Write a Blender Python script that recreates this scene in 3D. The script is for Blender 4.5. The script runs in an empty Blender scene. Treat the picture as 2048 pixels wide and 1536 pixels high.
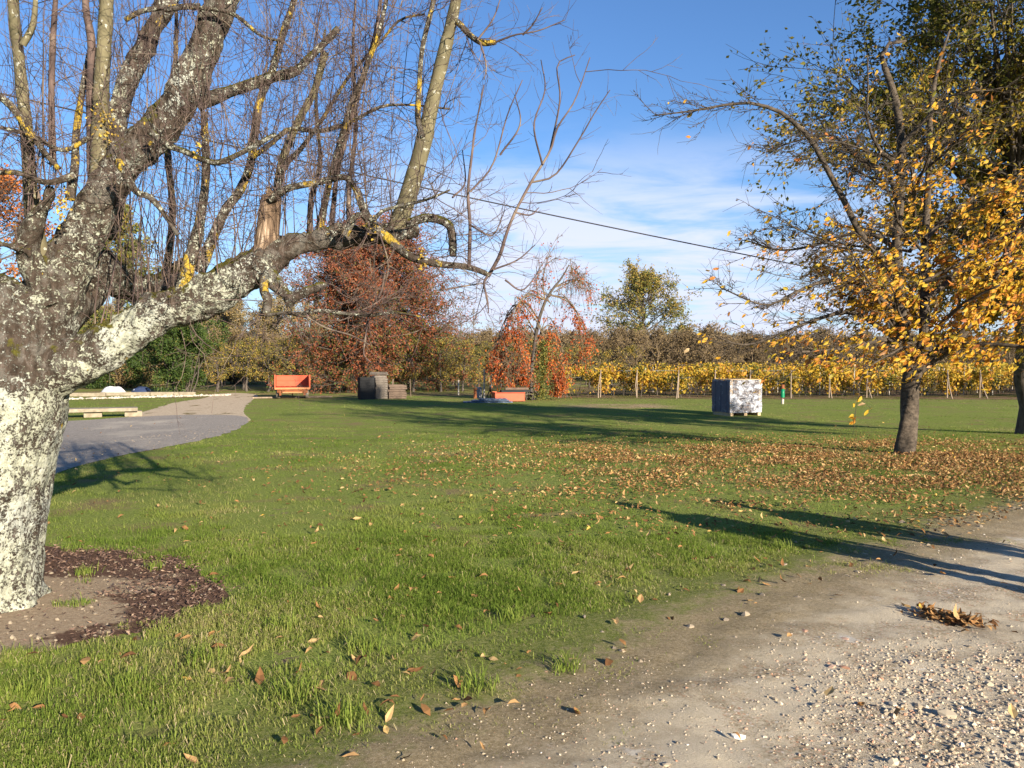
import bpy, bmesh, math
import numpy as np
from mathutils import Vector

# ------------------------------------------------------------------ camera, sky, sun, exposure
scene = bpy.context.scene
COL = scene.collection
F_PX, HORIZON, CAM_H = 1650.0, 728.0, 1.6
PITCH = math.atan((768 - HORIZON) / F_PX)
cam_d = bpy.data.cameras.new('camera')
cam = bpy.data.objects.new('camera', cam_d)
COL.objects.link(cam)
cam_d.sensor_width = 36.0
cam_d.lens = 36.0 * F_PX / 2048
cam_d.clip_start, cam_d.clip_end = 0.05, 6000
cam.location = (0, 0, CAM_H)
cam.rotation_euler = (math.pi / 2 - PITCH, 0, 0)
scene.camera = cam

SUN_EL, SUN_AZ = 17.0, 146.2            # azimuth clockwise from +Y (the way the camera looks)
world = bpy.data.worlds.new('World')
scene.world = world
world.use_nodes = True
SKY_STRENGTH = 0.055


def build_world():
    nt = world.node_tree
    n, l = nt.nodes, nt.links
    bg = n['Background']
    bg.inputs[1].default_value = SKY_STRENGTH
    sky = n.new('ShaderNodeTexSky')
    sky.sky_type = 'NISHITA'
    sky.sun_disc = False
    sky.sun_elevation = math.radians(SUN_EL)
    sky.sun_rotation = math.radians(SUN_AZ)
    sky.air_density, sky.dust_density, sky.ozone_density = 1.0, 0.3, 2.0
    tc = n.new('ShaderNodeTexCoord')
    sep = n.new('ShaderNodeSeparateXYZ')
    l.new(tc.outputs['Generated'], sep.inputs[0])

    def m(op, a, b=None, clamp=False):
        k = n.new('ShaderNodeMath')
        k.operation = op
        k.use_clamp = clamp
        for i, v in enumerate((a, b)):
            if v is None:
                continue
            if isinstance(v, (int, float)):
                k.inputs[i].default_value = v
            else:
                l.new(v, k.inputs[i])
        return k.outputs[0]

    def ss(v, a, b):
        k = n.new('ShaderNodeMapRange')
        k.interpolation_type = 'SMOOTHSTEP'
        l.new(v, k.inputs[0])
        k.inputs[1].default_value, k.inputs[2].default_value = a, b
        return k.outputs[0]
    x, y, z = sep.outputs
    zz = m('MAXIMUM', z, 0.02)
    az = m('DIVIDE', x, m('MAXIMUM', y, 0.05))      # tangent of the azimuth from +Y
    el = m('DIVIDE', z, m('MAXIMUM', y, 0.05))
    comb = n.new('ShaderNodeCombineXYZ')
    l.new(m('DIVIDE', x, m('ADD', zz, 0.25)), comb.inputs[0])
    l.new(m('DIVIDE', y, m('ADD', zz, 0.10)), comb.inputs[1])
    nz = n.new('ShaderNodeTexNoise')
    nz.inputs['Scale'].default_value = 2.1
    nz.inputs['Detail'].default_value = 8
    nz.inputs['Roughness'].default_value = 0.58
    nz.inputs['Distortion'].default_value = 0.5
    l.new(comb.outputs[0], nz.inputs['Vector'])
    wisp = ss(nz.outputs['Fac'], 0.30, 0.62)
    low = ss(el, 0.31, 0.17)
    side = m('MULTIPLY', ss(az, -0.36, -0.02), ss(az, 0.70, 0.28))
    bank = m('MULTIPLY', m('MULTIPLY', low, side), wisp)
    veil = m('MULTIPLY', ss(el, 0.24, 0.02), 0.42)
    fac = m('ADD', m('MULTIPLY', bank, 0.85), veil, True)
    mix = n.new('ShaderNodeMix')
    mix.data_type = 'RGBA'
    l.new(fac, mix.inputs[0])
    # cooler, deeper clear sky the way the little camera recorded it
    tint = n.new('ShaderNodeMix')
    tint.data_type = 'RGBA'
    tint.blend_type = 'MULTIPLY'
    tint.inputs[0].default_value = 1.0
    l.new(sky.outputs[0], tint.inputs[6])
    tint.inputs[7].default_value = (0.66, 0.92, 1.28, 1)
    l.new(tint.outputs[2], mix.inputs[6])
    mix.inputs[7].default_value = (5.6, 6.1, 7.6, 1)
    l.new(mix.outputs[2], bg.inputs[0])


build_world()
sun_d = bpy.data.lights.new('sun', 'SUN')
sun = bpy.data.objects.new('sun', sun_d)
COL.objects.link(sun)
sun_d.energy = 5.0
sun_d.angle = math.radians(0.55)
sun_d.color = (1.0, 0.88, 0.69)
_e, _a = math.radians(SUN_EL), math.radians(SUN_AZ)
SUN_DIR = Vector((math.sin(_a) * math.cos(_e), math.cos(_a) * math.cos(_e), math.sin(_e)))
sun.rotation_euler = SUN_DIR.to_track_quat('Z', 'Y').to_euler()
sun.location = SUN_DIR * 60
scene.view_settings.view_transform = 'Standard'
scene.view_settings.look = 'None'
scene.view_settings.exposure = 1.42
scene.view_settings.gamma = 1.0
scene.cycles.max_bounces = 6
scene.cycles.transparent_max_bounces = 12

RNG = np.random.default_rng(7)


# ------------------------------------------------------------------ ground shape and pixel helpers
def smooth(t):
    t = np.clip(t, 0, 1)
    return t * t * (3 - 2 * t)


def zg(x, y):
    """Height of the terrain: level lawn that falls away gently towards the vineyard."""
    return -0.36 * smooth((np.asarray(y, float) - 12) / 16.0) + 0.0 * np.asarray(x, float)


def ray(u, v):
    a, b = (u - 1024) / F_PX, -(v - 768) / F_PX
    return np.array([a, math.cos(PITCH) + b * math.sin(PITCH), -math.sin(PITCH) + b * math.cos(PITCH)])


def P(u, v, Y):
    d = ray(u, v)
    return np.array([0, 0, CAM_H]) + d * (Y / d[1])


def G(u, v):
    d = ray(u, v)
    z = 0.0
    for _ in range(30):
        p = np.array([0, 0, CAM_H]) + d * ((z - CAM_H) / d[2])
        z = float(zg(p[0], p[1]))
    return p


# ------------------------------------------------------------------ numpy noise
def _hash(ix, iy, iz, seed):
    h = (ix * 374761393 + iy * 668265263 + iz * 2147483647 + seed * 974634777) & 0xFFFFFFFF
    h = ((h ^ (h >> 13)) * 1274126177) & 0xFFFFFFFF
    return ((h ^ (h >> 16)) & 0xFFFF) / 65535.0


def vnoise(p, seed=0):
    p = np.asarray(p, float)
    i = np.floor(p).astype(np.int64)
    f = p - i
    f = f * f * (3 - 2 * f)
    out = 0
    for dx in (0, 1):
        for dy in (0, 1):
            for dz in (0, 1):
                w = (f[:, 0] if dx else 1 - f[:, 0]) * (f[:, 1] if dy else 1 - f[:, 1]) * (f[:, 2] if dz else 1 - f[:, 2])
                out = out + w * _hash(i[:, 0] + dx, i[:, 1] + dy, i[:, 2] + dz, seed)
    return out


def fbm(p, seed=0, octs=4):
    s, a, t = 0, 0.5, 0
    p = np.asarray(p, float)
    for k in range(octs):
        s = s + a * vnoise(p * 2 ** k, seed + k)
        t += a
        a *= 0.5
    return s / t


def fbm2(x, y, scale, seed=0, octs=4):
    return fbm(np.stack([np.ravel(x) * scale, np.ravel(y) * scale, np.zeros(np.size(x))], 1), seed, octs)


# ------------------------------------------------------------------ mesh building
class MB:
    """Collects vertices, faces, one random value and one material slot per face; build() links ONE mesh object."""

    def __init__(self):
        self.v, self.q, self.t = [], [], []
        self.qr, self.tr, self.qm, self.tm = [], [], [], []
        self.n = 0

    def add(self, V, Q=None, T=None, rq=None, rt=None, mat=0):
        V = np.asarray(V, np.float32).reshape(-1, 3)
        if Q is not None and len(Q):
            Q = np.asarray(Q, np.int32).reshape(-1, 4)
            self.q.append(Q + self.n)
            self.qr.append(np.broadcast_to(np.asarray(0.5 if rq is None else rq, np.float32), (len(Q),)))
            self.qm.append(np.full(len(Q), mat, np.int32))
        if T is not None and len(T):
            T = np.asarray(T, np.int32).reshape(-1, 3)
            self.t.append(T + self.n)
            self.tr.append(np.broadcast_to(np.asarray(0.5 if rt is None else rt, np.float32), (len(T),)))
            self.tm.append(np.full(len(T), mat, np.int32))
        self.v.append(V)
        self.n += len(V)
        return self

    def mesh(self, name, mats, smooth_shade=False):
        me = bpy.data.meshes.new(name)
        V = np.concatenate(self.v)
        nq = sum(map(len, self.q))
        ntri = sum(map(len, self.t))
        loops = np.concatenate([a.ravel() for a in self.q + self.t]).astype(np.int32)
        starts = np.concatenate([np.arange(nq) * 4, nq * 4 + np.arange(ntri) * 3]).astype(np.int32)
        me.vertices.add(len(V))
        me.vertices.foreach_set('co', V.ravel())
        me.loops.add(len(loops))
        me.loops.foreach_set('vertex_index', loops)
        me.polygons.add(nq + ntri)
        me.polygons.foreach_set('loop_start', starts)
        me.polygons.foreach_set('use_smooth', np.full(nq + ntri, smooth_shade))
        mi = np.concatenate(self.qm + self.tm)
        me.polygons.foreach_set('material_index', mi)
        for m_ in (mats if isinstance(mats, (list, tuple)) else [mats]):
            me.materials.append(m_)
        at = me.attributes.new('rnd', 'FLOAT', 'FACE')
        at.data.foreach_set('value', np.concatenate(self.qr + self.tr).astype(np.float32))
        me.update(calc_edges=True)
        return me

    def build(self, name, mats, parent=None, smooth_shade=False):
        return link(name, self.mesh(name, mats, smooth_shade), parent)


def link(name, me, parent=None):
    o = bpy.data.objects.new(name, me)
    COL.objects.link(o)
    if parent is not None:
        o.parent = parent
    return o


def empty(name, loc=(0, 0, 0), rz=0.0):
    o = bpy.data.objects.new(name, None)
    COL.objects.link(o)
    o.empty_display_size = 0.2
    o.location = [float(c) for c in loc]
    o.rotation_euler = (0, 0, rz)
    return o


def tag(o, label=None, cat=None, group=None, kind=None):
    for k, v in (('label', label), ('category', cat), ('group', group), ('kind', kind)):
        if v:
            o[k] = v
    return o


def copy_tree(o, parent=None):
    c = o.copy()
    COL.objects.link(c)
    c.parent = parent
    for ch in list(o.children):
        copy_tree(ch, c)
    return c


def norm(v):
    return v / np.maximum(np.linalg.norm(v, axis=-1, keepdims=True), 1e-9)


def tubes(mb, Pts, R, sides=6, mat=0, rnd=None, cap=True):
    """Pts (N,K,3), R (N,K): N tapered tubes."""
    Pts = np.asarray(Pts, float)
    R = np.asarray(R, float)
    if Pts.ndim == 2:
        Pts, R = Pts[None], R[None]
    N, K, _ = Pts.shape
    T = np.gradient(Pts, axis=1)
    T = norm(T)
    mean = norm(Pts[:, -1] - Pts[:, 0] + 1e-9)
    ref = np.zeros((N, 3))
    ref[np.arange(N), np.argmin(np.abs(mean), axis=1)] = 1
    A = norm(np.cross(T, ref[:, None, :]))
    B = np.cross(T, A)
    ang = np.arange(sides) / sides * 2 * np.pi
    ring = A[:, :, None, :] * np.cos(ang)[None, None, :, None] + B[:, :, None, :] * np.sin(ang)[None, None, :, None]
    V = Pts[:, :, None, :] + ring * R[:, :, None, None]
    idx = np.arange(N * K * sides).reshape(N, K, sides)
    a = idx[:, :-1, :]
    b = np.roll(idx, -1, axis=2)[:, :-1, :]
    c = np.roll(idx, -1, axis=2)[:, 1:, :]
    d = idx[:, 1:, :]
    Q = np.stack([a, b, c, d], -1).reshape(-1, 4)
    V = V.reshape(-1, 3)
    rr = None
    if rnd is not None:
        rr = np.repeat(np.asarray(rnd), (K - 1) * sides)
    Tt = None
    if cap and sides >= 5:
        tips = Pts[:, -1]
        V = np.concatenate([V, tips])
        ti = N * K * sides + np.arange(N)
        e = idx[:, -1, :]
        Tt = np.stack([e, np.roll(e, -1, 1), np.broadcast_to(ti[:, None], e.shape)], -1).reshape(-1, 3)
    mb.add(V, Q, Tt, rr, None, mat)
    return mb


def resample(pts, n):
    """Catmull-Rom through pts (M,D), n samples."""
    pts = np.asarray(pts, float)
    if len(pts) < 3:
        t = np.linspace(0, 1, n)[:, None]
        return pts[0] * (1 - t) + pts[-1] * t
    p = np.concatenate([[2 * pts[0] - pts[1]], pts, [2 * pts[-1] - pts[-2]]])
    seg = np.linalg.norm(np.diff(pts[:, :3], axis=0), axis=1)
    cum = np.concatenate([[0], np.cumsum(seg)])
    s = np.linspace(0, cum[-1], n)
    i = np.clip(np.searchsorted(cum, s, side='right') - 1, 0, len(pts) - 2)
    t = ((s - cum[i]) / np.maximum(seg[i], 1e-9))[:, None]
    p0, p1, p2, p3 = p[i], p[i + 1], p[i + 2], p[i + 3]
    return 0.5 * (2 * p1 + (p2 - p0) * t + (2 * p0 - 5 * p1 + 4 * p2 - p3) * t ** 2 + (3 * p1 - p0 - 3 * p2 + p3) * t ** 3)


def grow(rng, O, D, L, K, wob=0.15, trop=(0, 0, 0), curl=0.0):
    """N curves of K+1 points from origins O along D with random wander and a tropism."""
    O, D = np.asarray(O, float), norm(np.asarray(D, float))
    L = np.broadcast_to(np.asarray(L, float), (len(O),))
    pts = [O]
    p, d = O, D
    tr = np.asarray(trop, float)
    drift = rng.normal(0, 1, D.shape) * curl
    for _ in range(K):
        p = p + d * (L / K)[:, None]
        pts.append(p)
        d = norm(d + rng.normal(0, wob, d.shape) + tr + drift)
    return np.stack(pts, 1)


def deflect(rng, T, lo, hi):
    """Directions at lo..hi degrees off the tangents T, at random azimuth."""
    r = norm(np.cross(T, norm(rng.normal(0, 1, T.shape))))
    a = np.radians(rng.uniform(lo, hi, len(T)))[:, None]
    return T * np.cos(a) + r * np.sin(a)


def along(rng, C, n, lo=0.2, hi=1.0):
    """n random points per curve of C (N,K,3): positions, tangents, parameter, curve index."""
    N, K, _ = C.shape
    ci = np.repeat(np.arange(N), n)
    s = rng.uniform(lo, hi, N * n)
    f = s * (K - 1)
    k = np.minimum(f.astype(int), K - 2)
    t = (f - k)[:, None]
    return C[ci, k] * (1 - t) + C[ci, k + 1] * t, norm(C[ci, k + 1] - C[ci, k]), s, ci


def leaves(mb, rng, C, D, L, W, rnd=None, mat=0, fold=0.25):
    """One rhombic, slightly folded leaf per centre: base at C, pointing along D."""
    C, D = np.asarray(C, float), norm(np.asarray(D, float))
    N = len(C)
    L = np.broadcast_to(L, (N,))[:, None]
    W = np.broadcast_to(W, (N,))[:, None]
    S = norm(np.cross(D, norm(rng.normal(0, 1, D.shape))))
    U = np.cross(S, D)
    a = C
    b = C + D * L * 0.45 + S * W * 0.5 + U * L * fold * 0.5
    c = C + D * L
    d = C + D * L * 0.45 - S * W * 0.5 + U * L * fold * 0.5
    V = np.stack([a, b, c, d], 1).reshape(-1, 3)
    Q = np.arange(N * 4).reshape(N, 4)
    mb.add(V, Q, None, rng.random(N) if rnd is None else rnd, None, mat)


def big_leaves(mb, rng, C, D, L, W, rnd=None, mat=0, curl=0.35, flat=None):
    """Leaves with a midrib fold and a curled tip (8 points each). flat: normals to lie along."""
    C, D = np.asarray(C, float), norm(np.asarray(D, float))
    N = len(C)
    L = np.broadcast_to(L, (N,))[:, None]
    W = np.broadcast_to(W, (N,))[:, None]
    nrm = norm(rng.normal(0, 1, D.shape)) if flat is None else np.asarray(flat, float)
    S = norm(np.cross(D, nrm))
    U = np.cross(S, D)
    cu = rng.normal(0, curl, N)[:, None]
    fo = rng.uniform(0.05, 0.5, N)[:, None]
    m0 = C
    m1 = C + D * L * 0.33 + U * L * 0.04
    m2 = C + D * L * 0.68 + U * L * cu * 0.12
    m3 = C + D * L * 0.97 + U * L * cu * 0.45
    l1, r1 = (m1 + s * S * W * 0.5 + U * W * fo * 0.6 for s in (1, -1))
    l2, r2 = (m2 + s * S * W * 0.38 + U * W * fo * 0.5 for s in (1, -1))
    V = np.stack([m0, m1, m2, m3, l1, l2, r1, r2], 1).reshape(-1, 3)
    i = np.arange(N)[:, None] * 8
    Q = np.concatenate([i + np.array([[1, 2, 5, 4]]), i + np.array([[2, 1, 6, 7]])])
    T = np.concatenate([i + np.array([[0, 1, 4]]), i + np.array([[1, 0, 6]]), i + np.array([[2, 3, 5]]), i + np.array([[3, 2, 7]])])
    r = rng.random(N) if rnd is None else np.asarray(rnd)
    mb.add(V, Q, T, np.tile(r, 2), np.tile(r, 4), mat)


def box(mb, c, s, rz=0.0, mat=0, tilt=None, rnd=None):
    """A box of size s centred at c."""
    x, y, z = np.array(s) / 2.0
    V = np.array([[-x, -y, -z], [x, -y, -z], [x, y, -z], [-x, y, -z], [-x, -y, z], [x, -y, z], [x, y, z], [-x, y, z]])
    if tilt is not None:
        ax, an = tilt
        ca, sa = math.cos(an), math.sin(an)
        if ax == 'x':
            V = V @ np.array([[1, 0, 0], [0, ca, sa], [0, -sa, ca]])
        else:
            V = V @ np.array([[ca, 0, -sa], [0, 1, 0], [sa, 0, ca]])
    ca, sa = math.cos(rz), math.sin(rz)
    V = V @ np.array([[ca, sa, 0], [-sa, ca, 0], [0, 0, 1]])
    Q = [[3, 2, 1, 0], [4, 5, 6, 7], [0, 1, 5, 4], [1, 2, 6, 5], [2, 3, 7, 6], [3, 0, 4, 7]]
    mb.add(V + np.array(c), Q, None, rnd, None, mat)
    return mb


def bevel(o, w=0.008, seg=2):
    md = o.modifiers.new('bevel', 'BEVEL')
    md.width, md.segments, md.limit_method = w, seg, 'ANGLE'
    return o


# ------------------------------------------------------------------ materials
class NT:
    def __init__(self, name):
        self.m = bpy.data.materials.new(name)
        self.m.use_nodes = True
        self.n, self.l = self.m.node_tree.nodes, self.m.node_tree.links
        self.b = self.n['Principled BSDF']
        self.out = self.n['Material Output']
        self.b.inputs['Specular IOR Level'].default_value = 0.25
        self.b.inputs['Roughness'].default_value = 0.8
        self._pos = None

    def pos(self):
        if self._pos is None:
            self._pos = self.n.new('ShaderNodeNewGeometry').outputs['Position']
        return self._pos

    def obj(self):
        return self.n.new('ShaderNodeTexCoord').outputs['Object']

    def scaled(self, v, s):
        k = self.n.new('ShaderNodeVectorMath')
        k.operation = 'MULTIPLY'
        self.l.new(v, k.inputs[0])
        k.inputs[1].default_value = s
        return k.outputs[0]

    def noise(self, scale, detail=4, rough=0.55, vec=None, dist=0.0):
        k = self.n.new('ShaderNodeTexNoise')
        k.inputs['Scale'].default_value = scale
        k.inputs['Detail'].default_value = detail
        k.inputs['Roughness'].default_value = rough
        k.inputs['Distortion'].default_value = dist
        self.l.new(self.pos() if vec is None else vec, k.inputs['Vector'])
        return k.outputs['Fac']

    def voro(self, scale, vec=None, out='Distance', feature='F1'):
        k = self.n.new('ShaderNodeTexVoronoi')
        k.feature = feature
        k.inputs['Scale'].default_value = scale
        self.l.new(self.pos() if vec is None else vec, k.inputs['Vector'])
        return k.outputs[out]

    def attr(self, name, out='Fac'):
        k = self.n.new('ShaderNodeAttribute')
        k.attribute_name = name
        return k.outputs[out]

    def ramp(self, v, stops, interp='LINEAR'):
        k = self.n.new('ShaderNodeValToRGB')
        k.color_ramp.interpolation = interp
        e = k.color_ramp.elements
        while len(e) < len(stops):
            e.new(0.5)
        for el, (p, c) in zip(e, stops):
            el.position = p
            el.color = (c, c, c, 1) if isinstance(c, (int, float)) else (*c, 1)
        self.l.new(v, k.inputs[0])
        return k.outputs[0]

    def step(self, v, a, b):
        k = self.n.new('ShaderNodeMapRange')
        k.interpolation_type = 'SMOOTHSTEP'
        self.l.new(v, k.inputs[0])
        k.inputs[1].default_value, k.inputs[2].default_value = a, b
        return k.outputs[0]

    def math(self, op, a, b=0.0, clamp=False):
        k = self.n.new('ShaderNodeMath')
        k.operation, k.use_clamp = op, clamp
        for i, v in enumerate((a, b)):
            if isinstance(v, (int, float)):
                k.inputs[i].default_value = v
            else:
                self.l.new(v, k.inputs[i])
        return k.outputs[0]

    def mix(self, f, a, b, mode='MIX'):
        k = self.n.new('ShaderNodeMix')
        k.data_type, k.blend_type = 'RGBA', mode
        for i, v in ((0, f), (6, a), (7, b)):
            if isinstance(v, (int, float)):
                k.inputs[i].default_value = v
            elif isinstance(v, tuple):
                k.inputs[i].default_value = (*v, 1)
            else:
                self.l.new(v, k.inputs[i])
        return k.outputs[2]

    def sep(self, v):
        k = self.n.new('ShaderNodeSeparateXYZ')
        self.l.new(v, k.inputs[0])
        return k.outputs

    def color(self, c):
        if isinstance(c, tuple):
            self.b.inputs['Base Color'].default_value = (*c, 1)
        else:
            self.l.new(c, self.b.inputs['Base Color'])
        return self

    def bump(self, h, strength=0.5, dist=0.02):
        k = self.n.new('ShaderNodeBump')
        k.inputs['Strength'].default_value = strength
        k.inputs['Distance'].default_value = dist
        self.l.new(h, k.inputs['Height'])
        self.l.new(k.outputs[0], self.b.inputs['Normal'])
        return self

    def set(self, **kw):
        for k, v in kw.items():
            self.b.inputs[k.replace('_', ' ').title()].default_value = v
        return self


def leaf_mat(name, stops, transl=0.35, rough=0.55):
    t = NT(name)
    c = t.ramp(t.attr('rnd'), stops)
    t.color(c)
    t.b.inputs['Roughness'].default_value = rough
    tr = t.n.new('ShaderNodeBsdfTranslucent')
    t.l.new(c, tr.inputs[0])
    mx = t.n.new('ShaderNodeMixShader')
    mx.inputs[0].default_value = transl
    t.l.new(t.b.outputs[0], mx.inputs[1])
    t.l.new(tr.outputs[0], mx.inputs[2])
    t.l.new(mx.outputs[0], t.out.inputs[0])
    return t.m


def bark_mat(name, dark, light, scale=18, stretch=(1, 1, 0.25), bump=0.6):
    t = NT(name)
    v = t.scaled(t.obj(), stretch)
    n = t.noise(scale, 6, 0.65, v)
    t.color(t.ramp(n, [(0.3, dark), (0.7, light)]))
    t.bump(n, bump, 0.02)
    t.b.inputs['Roughness'].default_value = 0.9
    return t.m


def lichen_mat(name, cover=0.5, yellow=0.1, moss=0.15, attr=None):
    """Dark bark under crusty pale lichen, with moss on upper faces and a few yellow crusts."""
    t = NT(name)
    p = t.pos()
    bark = t.ramp(t.noise(26, 6, 0.7, t.scaled(p, (1, 1, 0.35))), [(0.30, (0.016, 0.012, 0.009)), (0.54, (0.06, 0.045, 0.035)), (0.8, (0.17, 0.14, 0.125))])
    big = t.noise(3.2, 3, 0.5, None, 0.4)
    bark = t.mix(t.math('MULTIPLY', t.step(t.noise(9, 5, 0.7, None, 0.5), 0.50, 0.62), 0.40), bark, t.ramp(t.noise(60, 4, 0.7), [(0.3, (0.11, 0.10, 0.09)), (0.7, (0.25, 0.24, 0.215))]))
    mid = t.noise(21, 6, 0.74, None, 0.6)
    fine = t.noise(75, 4, 0.7)
    s = t.math('ADD', t.math('ADD', t.math('MULTIPLY', big, 0.55), t.math('MULTIPLY', mid, 1.15)), t.math('MULTIPLY', fine, 0.95))
    th = 1.66 - cover * 0.62
    if attr:
        dcv = t.math('SUBTRACT', s, t.math('SUBTRACT', 1.66, t.math('MULTIPLY', t.attr(attr), 0.62)))
        li = t.step(dcv, -0.06, 0.06)
    else:
        li = t.step(s, th - 0.055, th + 0.055)
    lcol = t.ramp(t.noise(30, 4, 0.7), [(0.3, (0.22, 0.22, 0.185)), (0.5, (0.34, 0.345, 0.265)), (0.72, (0.46, 0.46, 0.41))])
    c = t.mix(li, bark, t.mix(t.step(t.noise(2.6, 4, 0.6), 0.42, 0.62), lcol, t.mix(0.5, lcol, (0.36, 0.37, 0.36))))
    if moss:
        g = t.n.new('ShaderNodeNewGeometry')
        nz = t.sep(g.outputs['Normal'])[2]
        mo = t.math('ADD', t.math('MULTIPLY', nz, 0.35), t.noise(5.5, 5, 0.65))
        c = t.mix(t.step(mo, 0.92 - moss, 1.02 - moss), c, t.ramp(fine, [(0.3, (0.035, 0.035, 0.008)), (0.7, (0.12, 0.105, 0.02))]))
    if yellow:
        yn = t.noise(7.0, 5, 0.65, t.scaled(p, (1.3, 1.1, 0.9)), 0.3)
        c = t.mix(t.step(yn, 0.72 - yellow, 0.75 - yellow), c, t.ramp(fine, [(0.3, (0.26, 0.17, 0.03)), (0.7, (0.48, 0.34, 0.05))]))
    t.color(c)
    t.bump(t.math('ADD', t.math('MULTIPLY', li, 0.5), t.math('ADD', fine, mid)), 0.9, 0.012)
    t.b.inputs['Roughness'].default_value = 0.95
    t.b.inputs['Specular IOR Level'].default_value = 0.1
    return t.m


M = {}
M['trunk_lichen'] = lichen_mat('lichen_trunk_bark', 0.64, 0.03, 0.22, 'cover')
M['limb_lichen'] = lichen_mat('lichen_limb_bark', 0.40, 0.06, 0.30)
M['stem_lichen'] = lichen_mat('lichen_stem_bark', 0.36, 0.16, 0.10)
t = NT('olive_stem_bark')
n1 = t.noise(9, 5, 0.6, t.scaled(t.pos(), (1, 1, 0.5)))
c = t.ramp(n1, [(0.3, (0.07, 0.06, 0.036)), (0.6, (0.14, 0.122, 0.07)), (0.8, (0.21, 0.185, 0.125))])
sp = t.step(t.noise(30, 4, 0.6), 0.60, 0.66)
c = t.mix(sp, c, (0.33, 0.325, 0.28))
t.color(c).bump(t.noise(40, 5, 0.6), 0.4, 0.01)
M['olive'] = t.m
t = NT('purple_twig_bark')
t.color(t.ramp(t.noise(6, 3, 0.5), [(0.35, (0.045, 0.031, 0.030)), (0.55, (0.105, 0.072, 0.064)), (0.75, (0.23, 0.185, 0.135))]))
M['twig'] = t.m
t = NT('broken_heartwood')
t.color(t.ramp(t.noise(14, 5, 0.6, t.scaled(t.obj(), (3, 3, 0.25))), [(0.34, (0.05, 0.032, 0.02)), (0.5, (0.13, 0.085, 0.055)), (0.60, (0.26, 0.185, 0.125)), (0.75, (0.46, 0.36, 0.28))]))
t.bump(t.noise(40, 4, 0.6, t.scaled(t.obj(), (3, 3, 0.2))), 0.7, 0.02)
M['heart'] = t.m
M['cherry_bark'] = bark_mat('cherry_bark', (0.014, 0.011, 0.009), (0.115, 0.09, 0.068), 11, (1, 1, 1.5), 1.0)
M['dark_bark'] = bark_mat('dark_bark', (0.03, 0.024, 0.02), (0.12, 0.10, 0.085), 14)
M['grey_bark'] = bark_mat('grey_bark', (0.11, 0.09, 0.075), (0.26, 0.22, 0.18), 10)
M['brown_twigs'] = bark_mat('brown_twigs', (0.085, 0.062, 0.04), (0.19, 0.14, 0.085), 4)
M['cherry_leaf'] = leaf_mat('cherry_leaf', [(0.0, (0.17, 0.18, 0.03)), (0.15, (0.46, 0.33, 0.035)), (0.5, (0.62, 0.36, 0.03)), (0.74, (0.58, 0.24, 0.035)), (0.88, (0.40, 0.14, 0.04)), (1.0, (0.55, 0.40, 0.22))], 0.42)
M['small_leaf'] = leaf_mat('small_leaf', [(0.0, (0.10, 0.11, 0.024)), (0.3, (0.21, 0.185, 0.03)), (0.6, (0.36, 0.26, 0.035)), (0.9, (0.50, 0.31, 0.04)), (1.0, (0.38, 0.16, 0.03))], 0.48)
M['maple_leaf'] = leaf_mat('red_leaf', [(0.0, (0.05, 0.085, 0.018)), (0.16, (0.11, 0.11, 0.02)), (0.3, (0.15, 0.07, 0.028)), (0.6, (0.235, 0.062, 0.032)), (0.85, (0.30, 0.095, 0.04)), (1.0, (0.22, 0.14, 0.075))], 0.25)
M['orange_leaf'] = leaf_mat('orange_creeper_leaf', [(0.0, (0.09, 0.065, 0.02)), (0.2, (0.24, 0.045, 0.016)), (0.5, (0.36, 0.068, 0.016)), (0.8, (0.44, 0.125, 0.02)), (1.0, (0.36, 0.18, 0.06))], 0.25)
M['vine_leaf'] = leaf_mat('vine_leaf', [(0.0, (0.07, 0.085, 0.016)), (0.18, (0.16, 0.145, 0.022)), (0.36, (0.34, 0.24, 0.028)), (0.62, (0.48, 0.30, 0.028)), (0.84, (0.38, 0.18, 0.025)), (1.0, (0.17, 0.085, 0.03))], 0.3)
M['fruit_leaf'] = leaf_mat('orchard_leaf', [(0.0, (0.09, 0.10, 0.028)), (0.35, (0.19, 0.165, 0.04)), (0.65, (0.32, 0.235, 0.05)), (0.9, (0.40, 0.26, 0.05)), (1.0, (0.34, 0.17, 0.045))], 0.3)
M['green_leaf'] = leaf_mat('evergreen_leaf', [(0.0, (0.018, 0.035, 0.008)), (0.5, (0.04, 0.07, 0.014)), (0.9, (0.07, 0.10, 0.02)), (1.0, (0.14, 0.13, 0.03))], 0.2)
M['olive_leaf'] = leaf_mat('olive_leaf', [(0.0, (0.06, 0.085, 0.025)), (0.5, (0.13, 0.15, 0.04)), (0.85, (0.23, 0.20, 0.045)), (1.0, (0.32, 0.22, 0.05))], 0.3)
M['wood_leaf'] = leaf_mat('wood_leaf', [(0.0, (0.09, 0.09, 0.03)), (0.5, (0.17, 0.14, 0.06)), (0.85, (0.25, 0.19, 0.09)), (1.0, (0.32, 0.22, 0.08))], 0.25)
M['copper_leaf'] = leaf_mat('copper_leaf', [(0.0, (0.12, 0.05, 0.015)), (0.4, (0.34, 0.10, 0.02)), (0.8, (0.46, 0.16, 0.025)), (1.0, (0.22, 0.14, 0.03))], 0.25)
M['litter_leaf'] = leaf_mat('fallen_leaf', [(0.0, (0.07, 0.036, 0.02)), (0.25, (0.18, 0.09, 0.04)), (0.5, (0.30, 0.16, 0.065)), (0.72, (0.38, 0.25, 0.12)), (0.88, (0.48, 0.34, 0.16)), (1.0, (0.56, 0.33, 0.045))], 0.15)
M['grass'] = leaf_mat('grass_blade', [(0.0, (0.080, 0.135, 0.022)), (0.40, (0.168, 0.238, 0.040)), (0.66, (0.262, 0.300, 0.072)), (0.86, (0.36, 0.325, 0.13)), (1.0, (0.50, 0.41, 0.24))], 0.45)
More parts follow.
